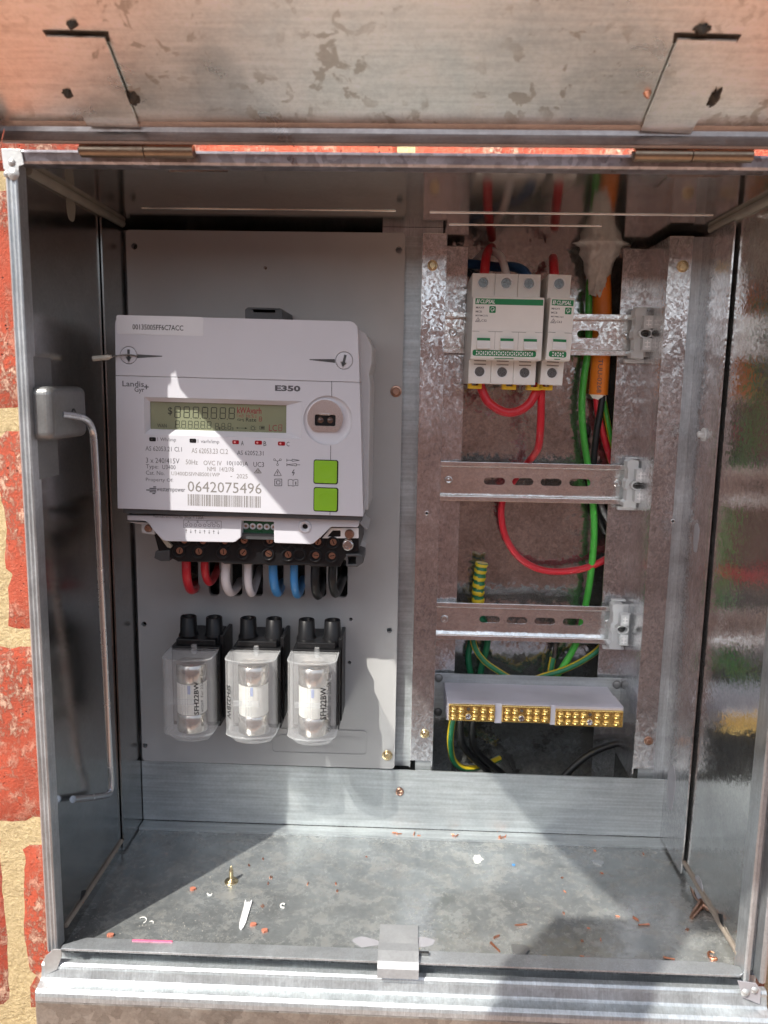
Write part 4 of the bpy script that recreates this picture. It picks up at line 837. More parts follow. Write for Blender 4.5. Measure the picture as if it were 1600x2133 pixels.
    if k == 0: ftx('SFH22BW', 405,1418,416,1487,90,'inkk',0.025); ftx('IEC/AS 60269  For 22x58 Fuse', 418,1390,425,1512,90)
    if k == 1: ftx('SFH22BW', 471,1428,481,1498,-90,'inkk',0.02)
    if k == 2: ftx('SFH22BW', 668,1430,680,1498,90,'inkk',0.025); ftx('IEC/AS 60269  For 22x58 Fuse', 681,1400,689,1525,90)
# ------------------------------------------------------------------ DIN rails with clear end clamps
RG = 'slotted steel rails'; CG = 'clear plastic end clamps'
rails = [(427.0, [(1225,693)], 'zinc plated slotted rail carrying the circuit breakers'), (297.4, [(1030,1002),(1089,1003),(1148,1004),(1208,1004)], 'empty zinc plated slotted rail with the red wire loop behind it, middle of three'), (168.0, [(1020,1287),(1077,1290),(1135,1292),(1194,1294)], 'empty zinc plated slotted rail above the brass terminal bar')]
for z, sl, lab in rails:
    ra = thing('din_rail', (345, 232, z), lab, 'rail', RG); X0, X1 = 258.5, 431
    def hat(x): return [(224.6,-17.5),(225.8,-17.5),(225.8,-13),(232,-13),(232,-11.8),(224.6,-11.8)]
    hs = []
    for px, py in sl: v = at(px, py, 230.6); hs.append(slot(v.x, z+(v.z-z)*0.4, 19, 6.6))
    b = MB(); b.ext([(X0,z-12.6),(X1,z-12.6),(X1,z+12.6),(X0,z+12.6)], 230.4, 231.6, hs); b.build('web', M['rail'], ra)
    for s_ in (1, -1):
        b = MB(); b.ext([(231.6,z+s_*12.6),(231.6,z+s_*13.8),(226,z+s_*13.8),(225.6,z+s_*14.2),(225.6,z+s_*17.5),(224.4,z+s_*17.5),(224.4,z+s_*13.4),(225.2,z+s_*12.6)], X0, X1, axis='x'); b.build('lip', M['rail'], ra, 0.55, 3)
    for x in (267, 418):
        b = MB(); b.lathe((x, 230.4, z+0.5), [(3.6,0),(3.5,-0.6),(2.6,-1.0),(2.0,-0.5),(1.2,-0.8),(0.05,-0.8)], n=18); b.build('rivet', M['rail'], ra)
for k, (z, x, lab) in enumerate(((427.6, 426, 'frosted clear end clamp at the right end of the breaker rail'), (299.0, 428, 'frosted clear end clamp on the right end of the middle rail'), (170.0, 423, 'frosted clear end clamp on the right end of the lowest rail'))):
    ec = thing('end_clamp', (x, 231, z), lab, 'end clamp', CG)
    b = MB(); b.ext([(x-8,z-20),(x+2.6,z-21),(x+2.6,z+21),(x-5,z+22),(x-7.5,z+20),(x-7.5,z+15),(x-6.5,z+14),(x-6.5,z+5),(x-8,z+3),(x-8,z-3),(x-6.5,z-5),(x-6.5,z-14),(x-9,z-16)], 212, 224); b.build('body', M['frost'], ec, 0.6)
    b = MB(); b.box(x+2.6, x+11, 219, 224, z-19, z+19); b.build('side_flap', M['frost'], ec, 0.5)
    for xa, xb, za, zc in ((-11, 8, -24, -21), (-6, 7, 21.5, 23)): b = MB(); b.box(x+xa, x+xb, 222, 226, z+za, z+zc); b.build('foot', M['frost'], ec, 0.5)
    for s_ in (1, -1):
        b = MB(); b.box(x-1.5, x+6, 204, 213, z+s_*9-5, z+s_*9+5); b.box(x-2, x+7.4, 206, 207.4, z+s_*14.4-0.6, z+s_*14.4+0.6); mk = b.build('marker_holder', M['frost'], ec, 0.4)
        b = MB(); b.box(x+0.3, x+4.4, 203.6, 204.2, z+s_*9-2.4, z+s_*9-1.6); b.box(x+0.3, x+4.4, 203.6, 204.2, z+s_*9+0.8, z+s_*9+1.6); b.box(x+1.9, x+2.7, 203.7, 204.2, z+s_*9-3.4, z+s_*9+3); b.build('marker_rib', M['white'], mk)
    b = MB(); b.ext([(x+1+6*math.cos(a), z+4.2*math.sin(a)) for a in [2*math.pi*i/18 for i in range(18)]], 205.4, 213, [[(x+1+4.4*math.cos(a), z+3*math.sin(a)) for a in [2*math.pi*i/18 for i in range(18)]]]); b.build('screw_well', M['frost'], ec, 0.3)
    b = MB(); b.lathe((x+1, 209.5, z), [(3.4,0.2),(3.2,-0.6),(0.05,-1.0)], n=16); b.build('clamp_screw', M['darksteel'], ec)
    b = MB(); b.box(x+1.8-2.4, x+1.8+2, 208.2, 208.5, z-0.4, z+0.4); b.build('screw_slot', M['black'], ec)

# ------------------------------------------------------------------ circuit breakers
BG = 'circuit breakers on the top rail'
def breaker(x0, poles, label, rot, code, rating, tag1):
    W1 = 17.9; W_ = W1*poles; br = thing('circuit_breaker', (x0+W_/2, 228, 426), label, 'circuit breaker', BG)
    z0, z1 = 383.2, 468.6; n0, n1 = 401.6, 450.0; FY, NY = 165.0, 146.5
    for k in range(poles):
        a, c = x0+k*W1+0.12, x0+(k+1)*W1-0.12; xc = (a+c)/2
        b = MB(); h0, h1 = (xc, z0+9.5), (xc-0.2, z1-7)
        b.ext([(a,z0),(c,z0),(c,z1),(a,z1)], FY, FY+58, [circ(*h0, 3.9, 20), circ(*h1, 3.9, 20)]); b.build('pole_body', M['mcb'], br, 0.35)
        for h in (h0, h1):
            b = MB(); b.lathe((h[0], FY, h[1]), [(4.9,0.02),(4.7,-0.35),(4.1,-0.35),(3.9,0),(3.9,2.4)], n=24); ring = b.build('screw_collar', M['white'], br)
            b = MB(); yy = FY+1.4; r = rnd.uniform(0, 90); b.ext(circ(h[0], h[1], 3.85, 18), yy, yy+1, [cross_poly(h[0], h[1], 2.4, 0.55, r)]); b.ext(circ(h[0], h[1], 3.7, 14), yy+0.9, yy+1.4); b.build('terminal_screw', M['darksteel'], ring)
        b = MB()
        for zz in (z0+15.2, z0+18.0): b.box(xc-4.8, xc+4.8, FY-0.04, FY+0.5, zz-0.45, zz+0.45)
        b.build('vent_slot', plain('brown shade', (0.24,0.22,0.19), 0.7), br)
    # nose
    b = MB(); prof = [(NY+1.2,n1-0.8),(NY,n1-2),(NY,n0+21.5),(NY-0.6,n0+20.8),(NY-0.6,n0+1.5),(NY+0.6,n0),(FY+2,n0),(FY+2,n1)]; XR = x0+W_+0.6
    hol = []
    b.ext(prof, x0+0.1, XR, axis='x'); b.build('front_cover', M['mcb'], br, 0.4)
    b = MB(); b.box(x0+(1.8 if poles > 1 else 1.2), XR-0.8, NY-0.08, NY+0.05, n1-7.0, n1-2.6); b.build('green_band', M['green'], br)
    a = x0+(2.6 if poles > 1 else 1.8); wl = 14.2
    b = MB(); put_text(b, 'CLIPSAL', a+3.0, a+wl, n1-6.3, n1-3.3, NY-0.14, 0.02, 0.2)
    for q in (0, 1.2): b.add([(a+q,NY-0.14,n1-6.3),(a+q+0.75,NY-0.14,n1-6.3),(a+q+1.25,NY-0.14,n1-3.3),(a+q+0.5,NY-0.14,n1-3.3)], [(0,1,2,3)])
    b.build('white_lettering', M['white'], br)
    lx0 = x0+(2.4 if poles > 1 else 1.4); sc = 1.0
    for s_, zz, wd, h in (('MAX9', n1-10.2, 6.2, 1.5), ('MCB', n1-13.2, 4.6, 1.5), (code, n1-16.0, 9.4, 1.2)):
        b = MB(); put_text(b, s_, lx0, lx0+wd, zz, zz+h, NY-0.06, 0.008); b.build('printed_text', M['ink'], br)
    b = MB(); put_text(b, rating, lx0+4.5, lx0+8.6, n1-20.0, n1-18.3, NY-0.06, 0.01)
    for p, q in (((lx0,n1-20.1),(lx0+4,n1-20.1)), ((lx0,n1-20.1),(lx0+2,n1-17)), ((lx0+2,n1-17),(lx0+4,n1-20.1)), ((lx0+1,n1-20),(lx0+2.4,n1-18.4)), ((lx0+2,n1-20),(lx0+2.8,n1-18.8))): line(b, p, q, 0.3, NY-0.06)
    b.build('printed_text', M['ink'], br)
    gx = lx0+10.3; b = MB(); b.ext(rrect(gx, gx+4.9, n1-13.2, n1-8.2, 0.6), NY-0.08, NY+0.05); b.build('green_badge', M['green'], br)
    b = MB(); c = (gx+2.45, n1-10.4); b.ext(circ(*c, 1.5, 14), NY-0.14, NY-0.1, [circ(*c, 1.15, 14)]); line(b, (c[0],c[1]-0.3), (c[0]+0.9,c[1]-0.3), 0.35, NY-0.14); line(b, (c[0]-0.6,c[1]-1.4), (c[0]-0.2,c[1]-2.1), 0.35, NY-0.14); line(b, (c[0]+0.9,c[1]-0.3), (c[0]+0.4,c[1]-1.1), 0.3, NY-0.14); b.build('badge_mark', M['white'], br)
    # seam under the label and pole seams in the toggle zone
    SH = plain('moulding shade', (0.30,0.29,0.27), 0.7)
    b = MB(); b.box(x0+0.2, XR-0.1, NY-0.64, NY-0.3, n0+21.0, n0+21.3)
    for k in range(1, poles): b.box(x0+k*W1-0.12, x0+k*W1+0.12, NY-0.66, NY-0.3, n0+8, n0+21)
    b.build('cover_seam', SH, br)
    for k in range(poles):
        xc = x0+(k+0.5)*W1+0.2; wz0, wz1 = n0+7.2, n0+18.6; ww = 5.6
        b = MB(); b.ext([(xc-ww,wz0),(xc+ww,wz0),(xc+ww,wz1-1.4)] + arc(xc, wz1-1.8, ww, 8, 172, 8) + [(xc-ww,wz1-1.4)], NY-0.75, NY-0.4, [[(xc-ww+0.5,wz0+0.5),(xc+ww-0.5,wz0+0.5),(xc+ww-0.5,wz1-2.4),(xc-ww+0.5,wz1-2.4)]]); b.build('toggle_frame', M['mcb'], br, 0.12)
        b = MB(); b.ext([(NY-0.5,wz0+0.4),(NY-5.2,wz0+0.6),(NY-5.6,wz0+1.6),(NY-3.8,wz0+3.8),(NY-2.2,wz1-3.6),(NY-1.6,wz1-2.6),(NY-0.5,wz1-2.6)], xc-ww+0.55, xc+ww-0.55, axis='x'); tg = b.build('toggle', M['white'], br, 0.3)
        b = MB(); b.box(xc-ww+0.6, xc+ww-0.6, NY-2.55, NY-0.4, wz1-4.9, wz1-2.5); b.build('green_flag', M['green'], tg)
    gx0, gx1 = (x0+1.2, x0+W_-3.6) if poles > 1 else (x0+2.0, x0+W_-2.4)
    b = MB(); b.ext(rrect(gx0, gx1, n0+2.6, n0+7.2, 1.6), NY-0.78, NY-0.5); b.build('green_strip', M['green'], br, 0.1)
    b = MB(); nn = 26 if poles > 1 else 5; s0 = gx0+(2.4 if poles > 1 else 2.2); st = (gx1-gx0-(4.6 if poles > 1 else 4.0))/nn
    for i in range(nn):
        for zz, up in ((n0+5.05, i % 2), (n0+3.3, 1-i % 2)):
            xx = s0+(i+0.5)*st; h = 1.35; wd = st*0.46
            b.add([(xx-wd,NY-0.84,zz+(0 if up else h)),(xx+wd,NY-0.84,zz+(0 if up else h)),(xx,NY-0.84,zz+(h if up else 0))], [(0,1,2) if up else (0,2,1)])
    b.build('triangle_pattern', M['white'], br)
    b = MB(); c = (gx0+gx1)/2; b.box(c-(7.4 if poles > 1 else 2.2), c+(7.4 if poles > 1 else 2.2), NY-0.66, NY-0.3, n0+0.75, n0+1.35); b.build('green_line', M['green'], br)
    for k in range(poles):
        if poles > 1 and k == 1: xa = x0+k*W1+11
        else: xa = x0+k*W1+(1 if k == 0 else 13)
        b = MB(); b.ext([(xa,z0-4.2),(xa+11,z0-4.2),(xa+11,z0+1),(xa+8.2,z0+1),(xa+8.2,z0-1.6),(xa+2.8,z0-1.6),(xa+2.8,z0+1),(xa,z0+1)], FY+9, FY+20); b.build('clip', M['yclaw'], br, 0.3)
    br.rotation_euler = (0, R_(rot), 0); return br
breaker(277.2, 3, 'wide three pole circuit breaker with three green-tipped toggles', 0.5, 'MX9MC332', 'C32', 1)
breaker(335.6, 1, 'narrow single pole circuit breaker right of the wide one', 1.9, 'MX9MC163', 'C63', 1)

# ------------------------------------------------------------------ brass terminal bar
eb = thing('terminal_bar', (345, 230, 75), 'brass terminal bar in three blocks on a pale lilac plastic carrier', 'terminal bar')
b = MB(); b.ext([(259,74),(452,74),(452,116.8),(259,116.8)], 226.6, 228); b.build('backing_plate', M['strip'], eb)
b = MB(); b.ext([(226.4,84),(184,95),(170.5,95.5),(170.5,111.6),(176,112.0),(200,110.5),(202,109.0),(226.4,108.6)], 268.5, 419.5, axis='x'); b.build('carrier', M['lilac'], eb, 0.8)
v0 = lambda px, y=168: at(px, 1485, y).x
bars = [((935,1031),(945,961,990,1008,1025),976), ((1046,1147),(1058,1074,1103,1119,1137),1087), ((1158,1299),(1169,1185,1201,1217,1246,1265,1287),1230)]
for (a, c), cols, mount in bars:
    x0, x1 = v0(a), v0(c); b = MB(); zz0 = 96.4 if a < 1150 else 94.6; zz1 = zz0+14.5
    vh = [circ(v0(p), zz1-4.2, 0.05, 6) for p in ()]
    b.box(x0, x1, 168, 184, zz0, zz1); bb = b.build('brass_block', M['brass'], eb, 0.5)
    for p in cols:
        for row in (0, 1):
            x = v0(p, 167); z = zz1-4.4-row*6.2; b = MB(); r = 2.35; b.lathe((x,168,z), [(2.9,0),(2.7,-0.2),(r,0.3),(r,-1.6),(r*0.9,-2.0),(0.05,-2.3)], n=14)
            b.build('screw_head', M['brass'], bb)
        x = v0(p, 172); b = MB(); b.ext([(x+2.9*math.cos(t), 176+3.4*math.sin(t)) for t in [2*math.pi*i/14 for i in range(14)]], zz1-0.2, zz1+0.08, axis='z'); b.build('wire_hole', M['scorch_shade'], bb)
    x = v0(mount, 167); screw(bb, (x, 168, zz0+4.2), 3.0, 'steel', False, rnd.uniform(0, 90), 1.8, 'mounting_screw')
    b = MB(); b.lathe((x, 167.9, zz1-3.6), [(1.6,0),(0.05,0.05)], n=12); b.build('screw_hole', M['scorch_shade'], bb)
for pa, pb_ in ((1031, 1046), (1147, 1158)): b = MB(); b.box(v0(pa), v0(pb_), 169.3, 172, 94.6, 112.6); b.build('divider', M['lilac'], eb, 0.5)
for x, z, y in ((263,112.5,226.6),(263.5,79,226.6),(428,111,226.6),(441,80,226.6)):
    b = MB(); b.lathe((x,y,z), [(4.0,0),(3.8,-1.2),(2.6,-2.0),(0.05,-2.2)], n=16); b.build('plastic_rivet', M['bracket'], eb)

# ------------------------------------------------------------------ wiring in the right-hand bay
def cable(name, mats, pts, r, label, cat='wire', group=None, n=12, sub=6, mi=0, loc=None):
    b = MB(); P3 = [at(*p) if len(p) == 3 else Vector(p[:3]) for p in pts]; b.tube(P3, r, n, sub, True, mi)
    return single(b, name, [M[m] for m in (mats if isinstance(mats, (list, tuple)) else [mats])], P3[0], label, cat, group)
cable('link_wire', 'red', [(1000,798,183),(1004,812,183),(1018,838,182),(1050,858,181),(1080,856,181),(1103,840,182),(1117,815,183),(1122,798,183)], 3.7, 'short thick red wire looped under the two breakers')
cable('supply_wire', 'red', [(1128,790,184),(1127,860,186),(1125,905,190),(1120,935,203),(1104,958,232),(1078,990,241),(1052,1030,244),(1044,1065,244),(1052,1115,243),(1080,1160,242),(1125,1186,241),(1180,1190,240),(1240,1176,240),(1300,1140,243),(1340,1110,246)], 3.15, 'long red wire dropping from the single pole breaker and looping behind the middle rail')
cable('earth_wire', 'greenw', [(1230,560,244),(1226,640,243),(1226,720,243),(1216,790,242),(1212,850,241),(1217,920,241),(1230,1000,241),(1237,1070,241),(1237,1130,240),(1230,1200,240),(1218,1270,241),(1200,1340,241),(1165,1400,240),(1140,1430,236)], 3.1, 'bright green wire running down behind all three rails')
b = MB(); pts = [at(1240,500,243), at(1250,560,244), at(1254,640,245), at(1252,720,245), at(1249,780,245), at(1246,822,245)]; b.tube(pts, 8.4, 20, 6)
oc = single(b, 'sheathed_cable', M['orange'], pts[0], 'thick orange sheathed cable coming down from the smeared sealant', 'cable')
ORG[oc.name] = pts[0]
q = MB(); p = at(1249, 790, 236.6); put_text(q, 'TUU-0268', p.x-2.0, p.x+2.0, at(1248,818,236.5).z, at(1251,748,236.5).z, 236.4, 0.0, 0, -90); q.build('printed_text', M['ink'], oc)
q = MB(); q.tube([at(1247,812,245), at(1247,822,245), at(1254,828,245), at(1258,836,245)], lambda t: 8.2-6*t, 12, 3, True, 0, 0.25); q.build('cut_filler', M['flake'], oc)
cable('core_wire', 'blackw', [(1255,824,243),(1250,860,242),(1243,900,241),(1238,945,241),(1236,1000,242),(1242,1060,244),(1262,1110,247)], 3.0, 'black core wire leaving the end of the orange cable')
cable('core_wire', 'red', [(1242,824,246),(1246,860,245),(1258,910,244),(1274,960,244),(1300,1020,246)], 3.0, 'red core wire leaving the end of the orange cable')
cable('core_wire', ['greenw','yellow'], [(1256,826,248),(1264,870,247),(1276,930,246),(1290,990,246)], 2.6, 'green and yellow core wire leaving the end of the orange cable', mi=lambda a, t: 1 if (a % 0.5) < 0.2 else 0)
cable('core_wire', 'greyw', [(1238,1020,248),(1255,1060,246),(1275,1095,246),(1300,1150,248)], 2.8, 'grey wire slanting below the middle rail beside the right post')
tp = [(1004,1172,236),(1000,1195,236),(997,1222,237),(996,1250,238),(1000,1290,241)]
b = MB(); P3 = [at(*p) for p in tp]; b.tube(P3, lambda t: 5.6+0.5*math.sin(t*44), 16, 14, True, lambda a, t: 1 if ((t*7.2+0.12*math.sin(6.28*a)) % 1.0) < 0.52 else 0)
single(b, 'taped_wire_end', [M['dgreen'], M['yellow']], P3[0], 'stubby wire end wrapped in green and yellow striped tape', 'taped wire end')
YG = 'green and yellow earth wires above the brass bar'
gy = lambda a, t: 1 if (a % 0.5) < 0.19 else 0
cable('earth_lead', ['dgreen','yellow'], [(982,1300,242),(988,1345,238),(1008,1376,236),(1035,1396,234),(1065,1414,234),(1100,1432,236)], 2.9, 'green and yellow wire curving down from the taped wire end', 'wire', YG, mi=gy)
cable('earth_lead', ['dgreen','yellow'], [(1290,1290,246),(1262,1335,243),(1230,1366,239),(1180,1393,236),(1130,1409,235),(1090,1424,237)], 2.9, 'green and yellow wire curving in from the right post to the brass bar', 'wire', YG, mi=gy)
cable('earth_lead', ['dgreen','yellow'], [(1008,1290,247),(1016,1330,246),(1010,1365,246),(1000,1410,246),(1003,1460,247)], 3.0, 'teal green wire bent tightly beside the taped wire end', 'wire', YG, mi=lambda a, t: 0)
cable('earth_lead', ['dgreen','yellow'], [(985,1320,249),(978,1350,247),(976,1380,246),(985,1420,246)], 3.0, 'green wire behind the brass bar nearest the middle post', 'wire', YG, mi=lambda a, t: 1 if 0.3 < a < 0.45 else 0)
cable('earth_lead', ['dgreen','yellow'], [(1152,1370,246),(1147,1400,244),(1150,1440,240)], 3.0, 'short green and yellow wire ending in a crimped lug', 'wire', YG, mi=gy)
b = MB(); b.tube([at(1154,1372,246), at(1157,1355,246), at(1158,1340,247)], 2.6, 10, 2); b.tube([at(1155,1340,250), at(1155,1334,252)], 5, 14, 1); single(b, 'crimp_lug', M['darksteel'], at(1156,1360,246), 'grey metal crimp lug bolted to the back sheet', 'lug')
cable('bar_lead', ['dgreen','yellow'], [(945,1492,172),(941,1510,178),(938,1545,190),(943,1580,200),(960,1598,208),(985,1600,216),(1012,1592,226),(1040,1580,240)], 3.0, 'green and yellow wire bending left below the brass bar', 'wire', 'leads below the brass bar', mi=gy)
cable('bar_lead', 'blackw', [(959,1492,173),(958,1520,180),(964,1552,190),(985,1578,202),(1012,1602,214),(1032,1635,224),(1040,1670,228)], 3.3, 'black lead below the brass bar, the one beside the green wire', 'wire', 'leads below the brass bar')
cable('bar_lead', 'blackw', [(986,1492,174),(983,1525,184),(988,1555,196),(1008,1580,208),(1040,1606,220),(1075,1640,230),(1100,1680,234)], 3.2, 'black lead below the brass bar, the right one of the pair', 'wire', 'leads below the brass bar')
cable('bar_lead', 'blackw', [(1360,1568,228),(1325,1553,226),(1290,1548,224),(1245,1562,221),(1208,1585,218),(1172,1622,214),(1150,1660,212)], 3.4, 'black lead curving in from the bottom of the right post', 'wire', 'leads below the brass bar')
TGp = 'wires above the breakers'
cable('line_wire', 'red', [(1007,590,178),(1010,560,184),(1013,535,196),(1018,522,212),(1024,516,240)], 3.8, 'red wire entering the top of the wide breaker', 'wire', TGp)
cable('line_wire', 'whitew', [(1056,585,180),(1052,560,188),(1043,535,200),(1025,523,214),(1006,528,228),(990,545,240)], 3.2, 'white wire bent into the top of the wide breaker', 'wire', TGp)
cable('line_wire', 'navy', [(1102,585,182),(1092,566,188),(1070,556,198),(1035,556,212),(1000,552,228),(966,548,240)], 4.0, 'dark blue wire lying across behind the top of the wide breaker', 'wire', TGp)
cable('line_wire', 'red', [(1155,585,180),(1154,560,188),(1153,545,204),(1152,538,236)], 3.8, 'red wire entering the top of the narrow breaker', 'wire', TGp)
# sealant round the entry hole
b = MB(); NR, NS = 48, 56; rings = []
top = at(1252,476,238); bot = at(1243,614,243)
N3 = lambda x, y, z: mnoise.noise(Vector((x, y, z)))
for j in range(NR):
    t = j/(NR-1); c = top.lerp(bot, t); c.z = 505.3 + (bot.z-505.3)*t
    for i in range(NS):
        a = 2*math.pi*i/NS; ca, sa = math.cos(a), math.sin(a)
        lobe = 0.55 + 0.75*N3(ca*1.5+2, sa*1.5, 1.0) + 0.5*N3(ca*3.5, sa*3.5+4, 2.0)          # how far the smear runs out along the ceiling
        spread = max(0.0, lobe)*24*math.exp(-(t/0.055)**1.1)
        body = 10.5 + 7.0*math.exp(-((t-0.16)/0.16)**2) + 3.0*math.exp(-((t-0.45)/0.2)**2) - 1.6*t
        fold = 1.7*N3(ca*3.0+t*1.2, sa*3.0, t*2.2) + 1.3*N3(ca*6+t*2, sa*6, t*5) + 0.7*N3(ca*12, sa*12+t*3, t*11) + 0.35*N3(ca*25, sa*25, t*24)
        r = body*(0.92 if abs(ca) > 0.5 else 0.86) + spread + fold*(1 if t < 0.9 else 0.5)
        rings.append((c.x + r*ca, c.y + min(r, 17)*sa*0.8, c.z - (6*max(0, N3(ca*2.4, sa*2.4, 7)) + 4*N3(ca*7, sa*7, 3))*t*t))
b.add(rings, [(j*NS+i, j*NS+(i+1) % NS, (j+1)*NS+(i+1) % NS, (j+1)*NS+i) for j in range(NR-1) for i in range(NS)] + [tuple((NR-1)*NS+i for i in range(NS))], 0, True)
single(b, 'sealant', M['seal'], at(1250,500,240), 'grey silicone sealant smeared round the orange cable under the ceiling', 'sealant')

# ------------------------------------------------------------------ bits lying on the box floor
FZ = -9.0
b = MB(); p = atz(482,1836,FZ)
b.lathe((p.x,p.y,FZ), [(5.4,0),(5.4,0.5),(5.0,0.9),(3.4,1.0),(3.2,2.0),(2.0,2.2),(1.5,2.4),(1.5,4),(1.7,4.4),(1.4,4.9),(1.7,5.4),(1.4,5.9),(1.7,6.4),(1.4,6.9),(1.7,7.4),(1.4,7.9),(1.7,8.4),(1.4,9.0),(1.5,10.5),(1.1,11),(1.1,12.6),(0.05,13.6)], axis='z', n=18)
single(b, 'self_drilling_screw', M['brasspass'], (p.x,p.y,FZ), 'loose screw standing on its washer head on the box floor', 'screw')
b = MB(); p = [atz(518,1880,FZ), atz(510,1905,FZ), atz(502,1937,FZ)]; d0 = (p[2]-p[0]).normalized(); sd = Vector((-d0.y, d0.x, 0)); L_ = (p[2]-p[0]).length
vs = []
for t, wd, h in ((0,2.6,2.2),(0.1,2.7,0.9),(0.8,2.4,0.9),(0.95,1.6,1.0),(1.0,0.6,0.6)):
    c = p[0]+d0*L_*t; vs += [c-sd*wd+Vector((0,0,h)), c-sd*wd*0.5+Vector((0,0,0.3)), c+sd*wd*0.5+Vector((0,0,0.3)), c+sd*wd+Vector((0,0,h))]
b.add(vs, [(j*4+i, j*4+i+1, (j+1)*4+i+1, (j+1)*4+i) for j in range(4) for i in range(3)]); ob = single(b, 'plastic_sliver', M['white'], p[0], 'long curled white plastic sliver lying on the box floor', 'sliver')
sm = ob.modifiers.new('thick', 'SOLIDIFY'); sm.thickness = 0.4*S
def curl(px, py, r, mat, label, a0=0, a1=240, group=None, th=0.6):
    c = atz(px, py, FZ+th); b = MB(); b.tube([(c.x+r*math.cos(R_(a)), c.y+r*math.sin(R_(a)), c.z+0.6*math.sin(R_(a*0.7))) for a in range(a0, a1+1, 30)], th, 7, 2); single(b, 'plastic_curl', M[mat], c, label, 'scrap', group)
curl(590,1887,1.9,'flake','small white plastic curl right of the long sliver',60,300); curl(437,1861,1.7,'flake','small white plastic curl near the shadow edge left of the standing screw',200,380); curl(297,1917,2.8,'flake','thin white curl of plastic near the front left corner of the floor',-60,160,None,0.35); curl(315,1923,1.6,'flake','tiny white curl beside the thin curl at the front left',0,150,None,0.3)
def flat(px, py, w_, h, mat, name, label, cat, seed, group=None, th=0.4):
    c = atz(px, py, FZ); r_ = random.Random(seed); b = MB(); pts = [(c.x+w_/2*math.cos(a)*r_.uniform(0.6,1.1), c.y+h/2*math.sin(a)*r_.uniform(0.6,1.1)) for a in [2*math.pi*i/11 for i in range(11)]]
    b.ext(pts, FZ+0.02, FZ+th, axis='z'); return single(b, name, M[mat], c, label, cat, group)
flat(996,1790,9,14,'flake','paint_flake','irregular white flake in the middle of the sunlit floor','flake',2); flat(1070,1802,3,3,'blue','plastic_crumb','tiny blue crumb on the sunlit floor','crumb',5)
flat(1246,1797,13,9,'frame','solder_splash','flat grey solder splash in the shaded part of the floor','solder splash',8,None,0.7); flat(1082,1982,17,13,'bracket','foil_scrap','crumpled grey foil scrap by the front lip','foil scrap',11,None,1.6); flat(1138,1995,11,5,'mortar','mortar_crumb','sandy flat crumb beside the foil scrap at the front lip','crumb',12)
CGp = 'copper wire offcuts on the box floor'
def offcut(px, py, ang, L_, label, r=0.55, mat='copper', n=3, name='copper_offcut'):
    c = atz(px, py, FZ+r); b = MB(); r_ = random.Random(px*7+py)
    for k in range(n):
        o = Vector((r_.uniform(-0.7,0.7), r_.uniform(-0.7,0.7), 0.5*k*r)); d_ = Vector((math.cos(R_(ang)+r_.uniform(-.12,.12)), math.sin(R_(ang)+r_.uniform(-.12,.12)), 0))*L_/2; b.tube([c+o-d_, c+o+d_], r, 6, 1)
    single(b, name, M[mat], c, label, 'copper offcut', CGp)
offcut(1085,1926-0,8,8,'straight copper offcut lying across beside the right shadow edge',0.45); offcut(1030,1972,-58,10,'long copper offcut pointing at the front lip left of the foil scrap',0.45); offcut(1033,1951,32,5,'short copper offcut at the top of the long one by the foil scrap',0.45)
offcut(1342,1926,6,8,'copper offcut in the shade right of centre, lying level',0.45); offcut(1323,1914,-50,5,'short copper offcut touching the level one in the shade',0.45); offcut(1392,1996,-14,7,'bright copper offcut near the front right corner',0.45); 
small = 'short bright copper crumb scattered on the dusty box floor'
for px, py in ((1174,1902),(1225,1933),(1253,1958),(1304,1762),(1238,1772),(1340,1779),(1253,1819),(1172,1828),(1176,1857),(565,1826),(548,1788),(702,1855),(764,1785),(1213,1960),(1432,1936),(1037,1692+40),(547,1895-8),(640,1840),(700,1840),(520,1802),(560,1840),(1212,1992),(1287,1908)):
    offcut(px, py, rnd.uniform(0,180), rnd.uniform(1.6,2.8), small, 0.38, 'copper', 2)
for px, py, lab in ((552,1940,'reddish brick chip by the white sliver, nearest the front'), (402,1853,'reddish chip on the shadow edge left of the standing screw'), (230,1950,'reddish chip at the front left end of the lip'), (527,1927,'small reddish chip right beside the tip of the white sliver')):
    flat(px, py, 5, 4, 'redchip', 'brick_chip', lab, 'brick chip', px, 'brick chips on the box floor', 1.5)
c = atz(1484,1990,FZ+1); b = MB(); b.tube([(c.x+2.6*math.cos(R_(a)), c.y+3.2*math.sin(R_(a)), FZ+1+0.5*math.sin(R_(a))) for a in range(40, 330, 30)], lambda t: 0.4+1.0*t, 8, 2); single(b, 'copper_curl', M['copper'], c, 'curled copper shaving near the front right corner', 'copper shaving')
b = MB(); c = atz(1455,1895,FZ+2); pr = []
b.tube([atz(1440,1912,FZ+1.2), atz(1448,1900,FZ+2.4), atz(1462,1882,FZ+3.5)], lambda t: 1.4+1.6*t+0.25*math.sin(t*50), 12, 10); b.lathe(atz(1464,1880,FZ+4), [(3.2,0),(3.2,1.4),(0.05,1.4)], axis=Vector((0.45,0.8,0.3)), n=14); single(b, 'loose_screw', M['copperscrew'], c, 'coarse loose screw lying near the right wall of the box', 'screw')
b = MB(); b.tube([atz(1383,1752,FZ+1), atz(1398,1775,FZ+1), atz(1420,1806,FZ+1.4), atz(1432,1822,FZ+1), atz(1440,1850,FZ+1), atz(1450,1872,FZ+2), atz(1468,1886,FZ+4), atz(1474,1898,FZ+3)], 0.8, 8, 4); single(b, 'bare_wire', M['copperscrew'], atz(1440,1850,FZ+1), 'thin bare copper wire lying along the foot of the right wall', 'wire')
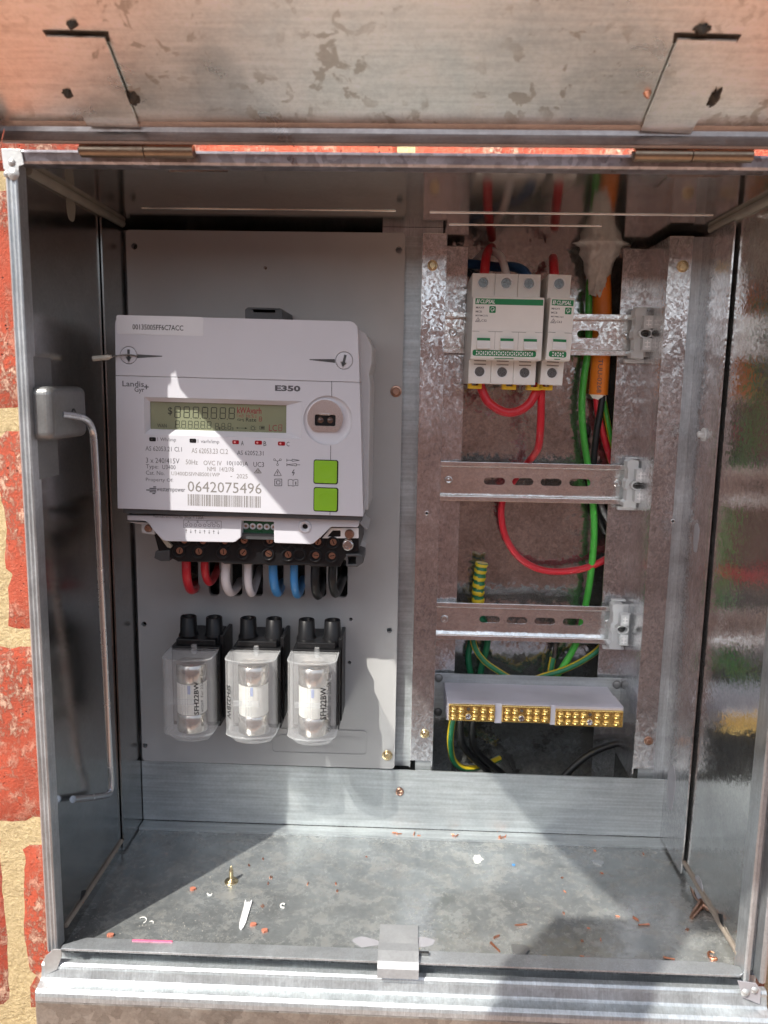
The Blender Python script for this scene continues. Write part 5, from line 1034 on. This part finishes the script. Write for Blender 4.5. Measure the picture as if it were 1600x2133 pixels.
b = MB(); b.ext([(atz(277,1957,0.2).x,6.2),(atz(360,1960,0.2).x,6.6),(atz(360,1960,0.2).x,7.6),(atz(277,1957,0.2).x,7.4)], 0.05, 0.7, axis='z'); single(b, 'plastic_thread', M['pink'], atz(300,1958,0.2), 'thin bright pink plastic thread lying along the floor lip', 'thread')
for px, py, n in ((1047,1711,6),(945,1706,4),(828,1702,4),(865,1714,2)):
    b = MB(); c = at(px, py, 166); r_ = random.Random(px)
    for k in range(n):
        o = Vector((r_.uniform(-4,4), r_.uniform(-4,0), -6.2+r_.uniform(0,0.6)-c.z)); a = r_.uniform(0,3.14); d_ = Vector((math.cos(a), math.sin(a), 0))*r_.uniform(0.8,2.4); b.tube([Vector((c.x,163,c.z))+o-d_, Vector((c.x,163,c.z))+o+d_], 0.5, 6, 1)
    single(b, 'copper_offcut', M['copper'], (c.x,163,-6), {1047:'little heap of copper offcuts on the foot strip, furthest right',945:'little heap of copper offcuts on the foot strip, right of the bolt',828:'little heap of copper offcuts on the foot strip below the bolt',865:'pair of tiny copper offcuts on the foot strip just right of the bolt'}[px], 'copper offcut', CGp)
# dust grains: too many to count
b = MB(); r_ = random.Random(21); cnt = 0
while cnt < 1300:
    x, y = r_.uniform(2, 457), r_.uniform(9, 156)
    dn = mnoise.noise(Vector((x*0.02, y*0.03, 3.1)))+0.35*mnoise.noise(Vector((x*0.09, y*0.1, 8)))
    edge = max(math.exp(-x/14), math.exp(-(459-x)/12), 0.8*math.exp(-(y-9)/10), 0.7*math.exp(-(156-y)/9), 0.8*math.exp(-((x-70)**2/900+(y-35)**2/300)))
    if r_.random() > 0.12+0.5*dn+0.9*edge: continue
    s_ = r_.choice((0.12,0.14,0.18,0.22,0.34)); z = FZ; b.add([(x-s_,y,z),(x+s_*0.7,y-s_,z),(x+s_,y+s_,z),(x,y,z+s_*1.2)], [(0,1,3),(1,2,3),(2,0,3)]); cnt += 1
ob = single(b, 'floor_grit', plain('dull grit', (0.52,0.48,0.42), 0.9, 0, 0.4, 0.4), (230,80,FZ), None, None); tag(ob, 'pale grit and plaster dust scattered over the box floor', 'grit', kind='stuff')
